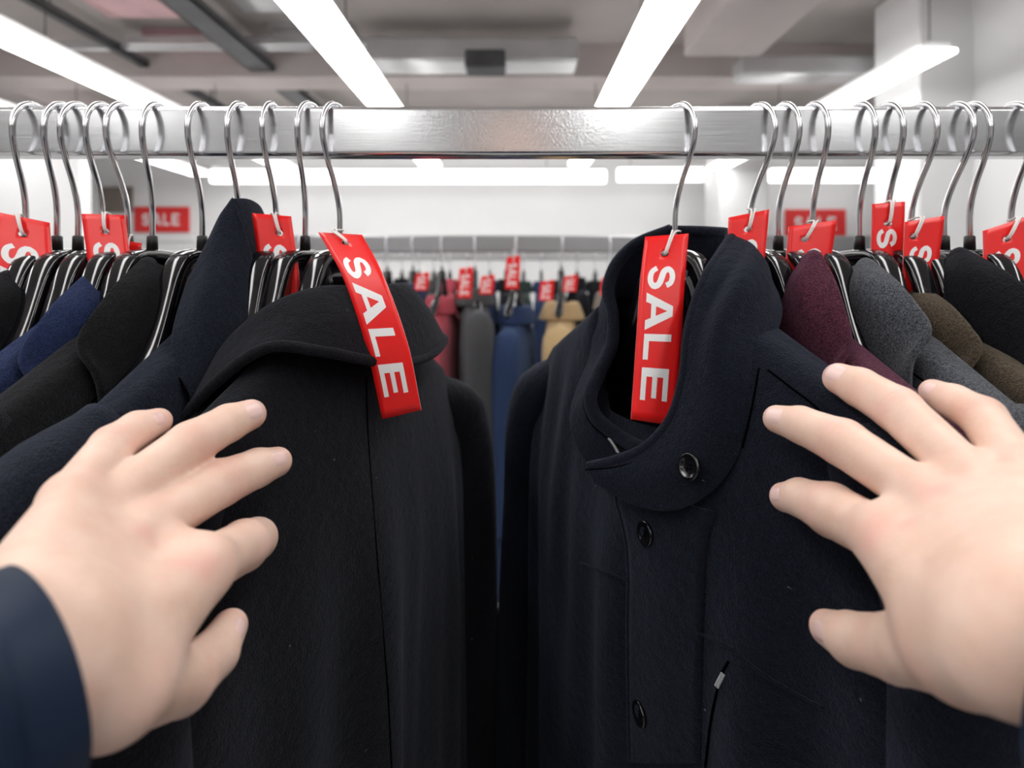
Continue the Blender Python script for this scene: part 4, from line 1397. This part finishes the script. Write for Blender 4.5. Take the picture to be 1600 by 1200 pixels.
for px, ang, mk, ptop, th, dr_, lb in SEQ:
    x = (px - CX) / F * dr_
    s = 1 if x < 0 else -1
    zt = (CY - ptop) / F * (dr_ - 0.1)
    c = Coat('wool_coat', x, ang, s, M[mk], t0=th * 0.75, t1=th, wneck=0.07, z0=zt - 0.03, drop=0.55, y=dr_ + 0.003, hem=-1.12)
    c.body(40, 30)
    c.sleeve(1, ru=0.05, rn=th * 0.8, nn=20)
    c.sleeve(-1, ru=0.05, rn=th * 0.8, nn=20)
    kk = []
    for sc_, z in ((0.80, zt - .03), (0.84, zt + .004), (0.98, zt + .008), (1.22, zt - .022), (1.42, zt - .055)):
        kk.append([(0.085 * sc_ * math.cos(t), th * 0.85 * sc_ * math.sin(t), z) for t in np.linspace(-2.6, 2.6, 13)])
    ribbon('collar', kk, M[mk], c.root, 30, 14, 0.006, side=s)
    rk = 'second' if dr_ == D2 else 'third'
    tag(c.root, lb, 'coat', 'coats on the %s rack' % rk)
    hanger(x, x, ang, s, 'black hanger inside the ' + lb, 0.5, frame(x, ang, s, dr_ + 0.003), 'hangers on the %s rack' % rk)
for px, lb in ((435, 'beside the tall bare hanger neck'), (470, 'behind the bare hanger neck by the slanted tag'), (1118, 'behind the stand collar'), (1215, 'behind the burgundy coat')):
    x = (px - CX) / F * D2
    s = 1 if x < 0 else -1
    hanger(x, x, 0, s, 'bare black hanger on the second rack ' + lb, 0.5, frame(x, 4, s, D2 + 0.003), 'hangers on the second rack')
for k, (px, py, h, lb) in enumerate([(718, 420, 46, 'blurred red tag above the grey coat of the second rack'), (752, 432, 28, 'small blurred red tag above the gap between grey and blue rear coats'),
                                     (792, 402, 50, 'blurred pink red tag leaning over the blue rear coat'), (845, 440, 30, 'blurred red tag beside the beige rear coat'),
                                     (882, 432, 24, 'small blurred red tag over the beige rear coat'), (650, 428, 26, 'small blurred red tag over the blue rear coat by the black shoulder'),
                                     (940, 434, 28, 'small blurred red tag beside the navy collar at the second rack')]):
    d = D2 - 0.22
    o = sale_tag(lb, T([(px, py, d), (px - 2, py + h * .5, d), (px - 3, py + h, d)]), T([(px + 21, py - 3, d), (px + 20, py + h * .5, d), (px + 18, py + h, d)]), E(px + 10, py - 12, d + 0.02), hole=(0.125, 0.5), group='blurred tags of the second rack')

# ------------------------------------------------------------------ signs on the far wall
def sign(px0, py0, px1, py1, d, label, under=True):
    a, b = E(px0, py1, d), E(px1, py0, d)
    t = empty('wall_sign', a)
    w_, h_ = b[0] - a[0], b[2] - a[2]
    box('board', (0, 0, 0), (w_, 0.03, h_), M['signred'], t, 0.008)
    fn = lambda s, tt: np.array([w_ * s, -0.003, h_ * tt])
    v, f = word_geo(fn, [('S', .14, .30), ('A', .32, .50), ('L', .53, .66), ('E', .69, .84)], 0.27, 0.73)
    mesh('lettering', v, f, M['white_print'], t, smooth=False, fix=False)
    if under: box('price_strip', (0, 0, -0.14), (w_ * 1.08, 0.03, -0.05), M['white_print'], t, 0.006)
    if d < 8.9:
        for k in (0.2, 0.8):
            tube('suspension_wire', [(w_ * k, 0.015, h_), (w_ * k, 0.015, HC - a[2])], 0.004, M['darkmetal'], t, 6)
    tag(t, label, 'sign')


sign(209, 323, 295, 363, 8.96, 'red SALE sign with white strip on the far wall behind the charcoal coat hook')
sign(1227, 327, 1322, 371, 8.96, 'red SALE sign on the far wall behind the burgundy and grey coat hooks', False)
room_thing('wall_poster', E(160, 332, 8.98), E(205, 292, 8.94), M['fabric_taupe'], 'dim pinkish grey poster on the far wall above the navy blue coat', 'poster', 0.004)
room_thing('wall_poster', E(84, 392, 8.98), E(106, 352, 8.94), M['fabric_red'], 'small dark red poster on the far wall beside the first hanger ferrules', 'poster', 0.004)
room_thing('wall_shelf', E(575, 372, 8.98), E(1010, 366, 8.75), M['lampbody'], 'long pale shelf on the far wall behind the second rack', 'shelf', 0.004)
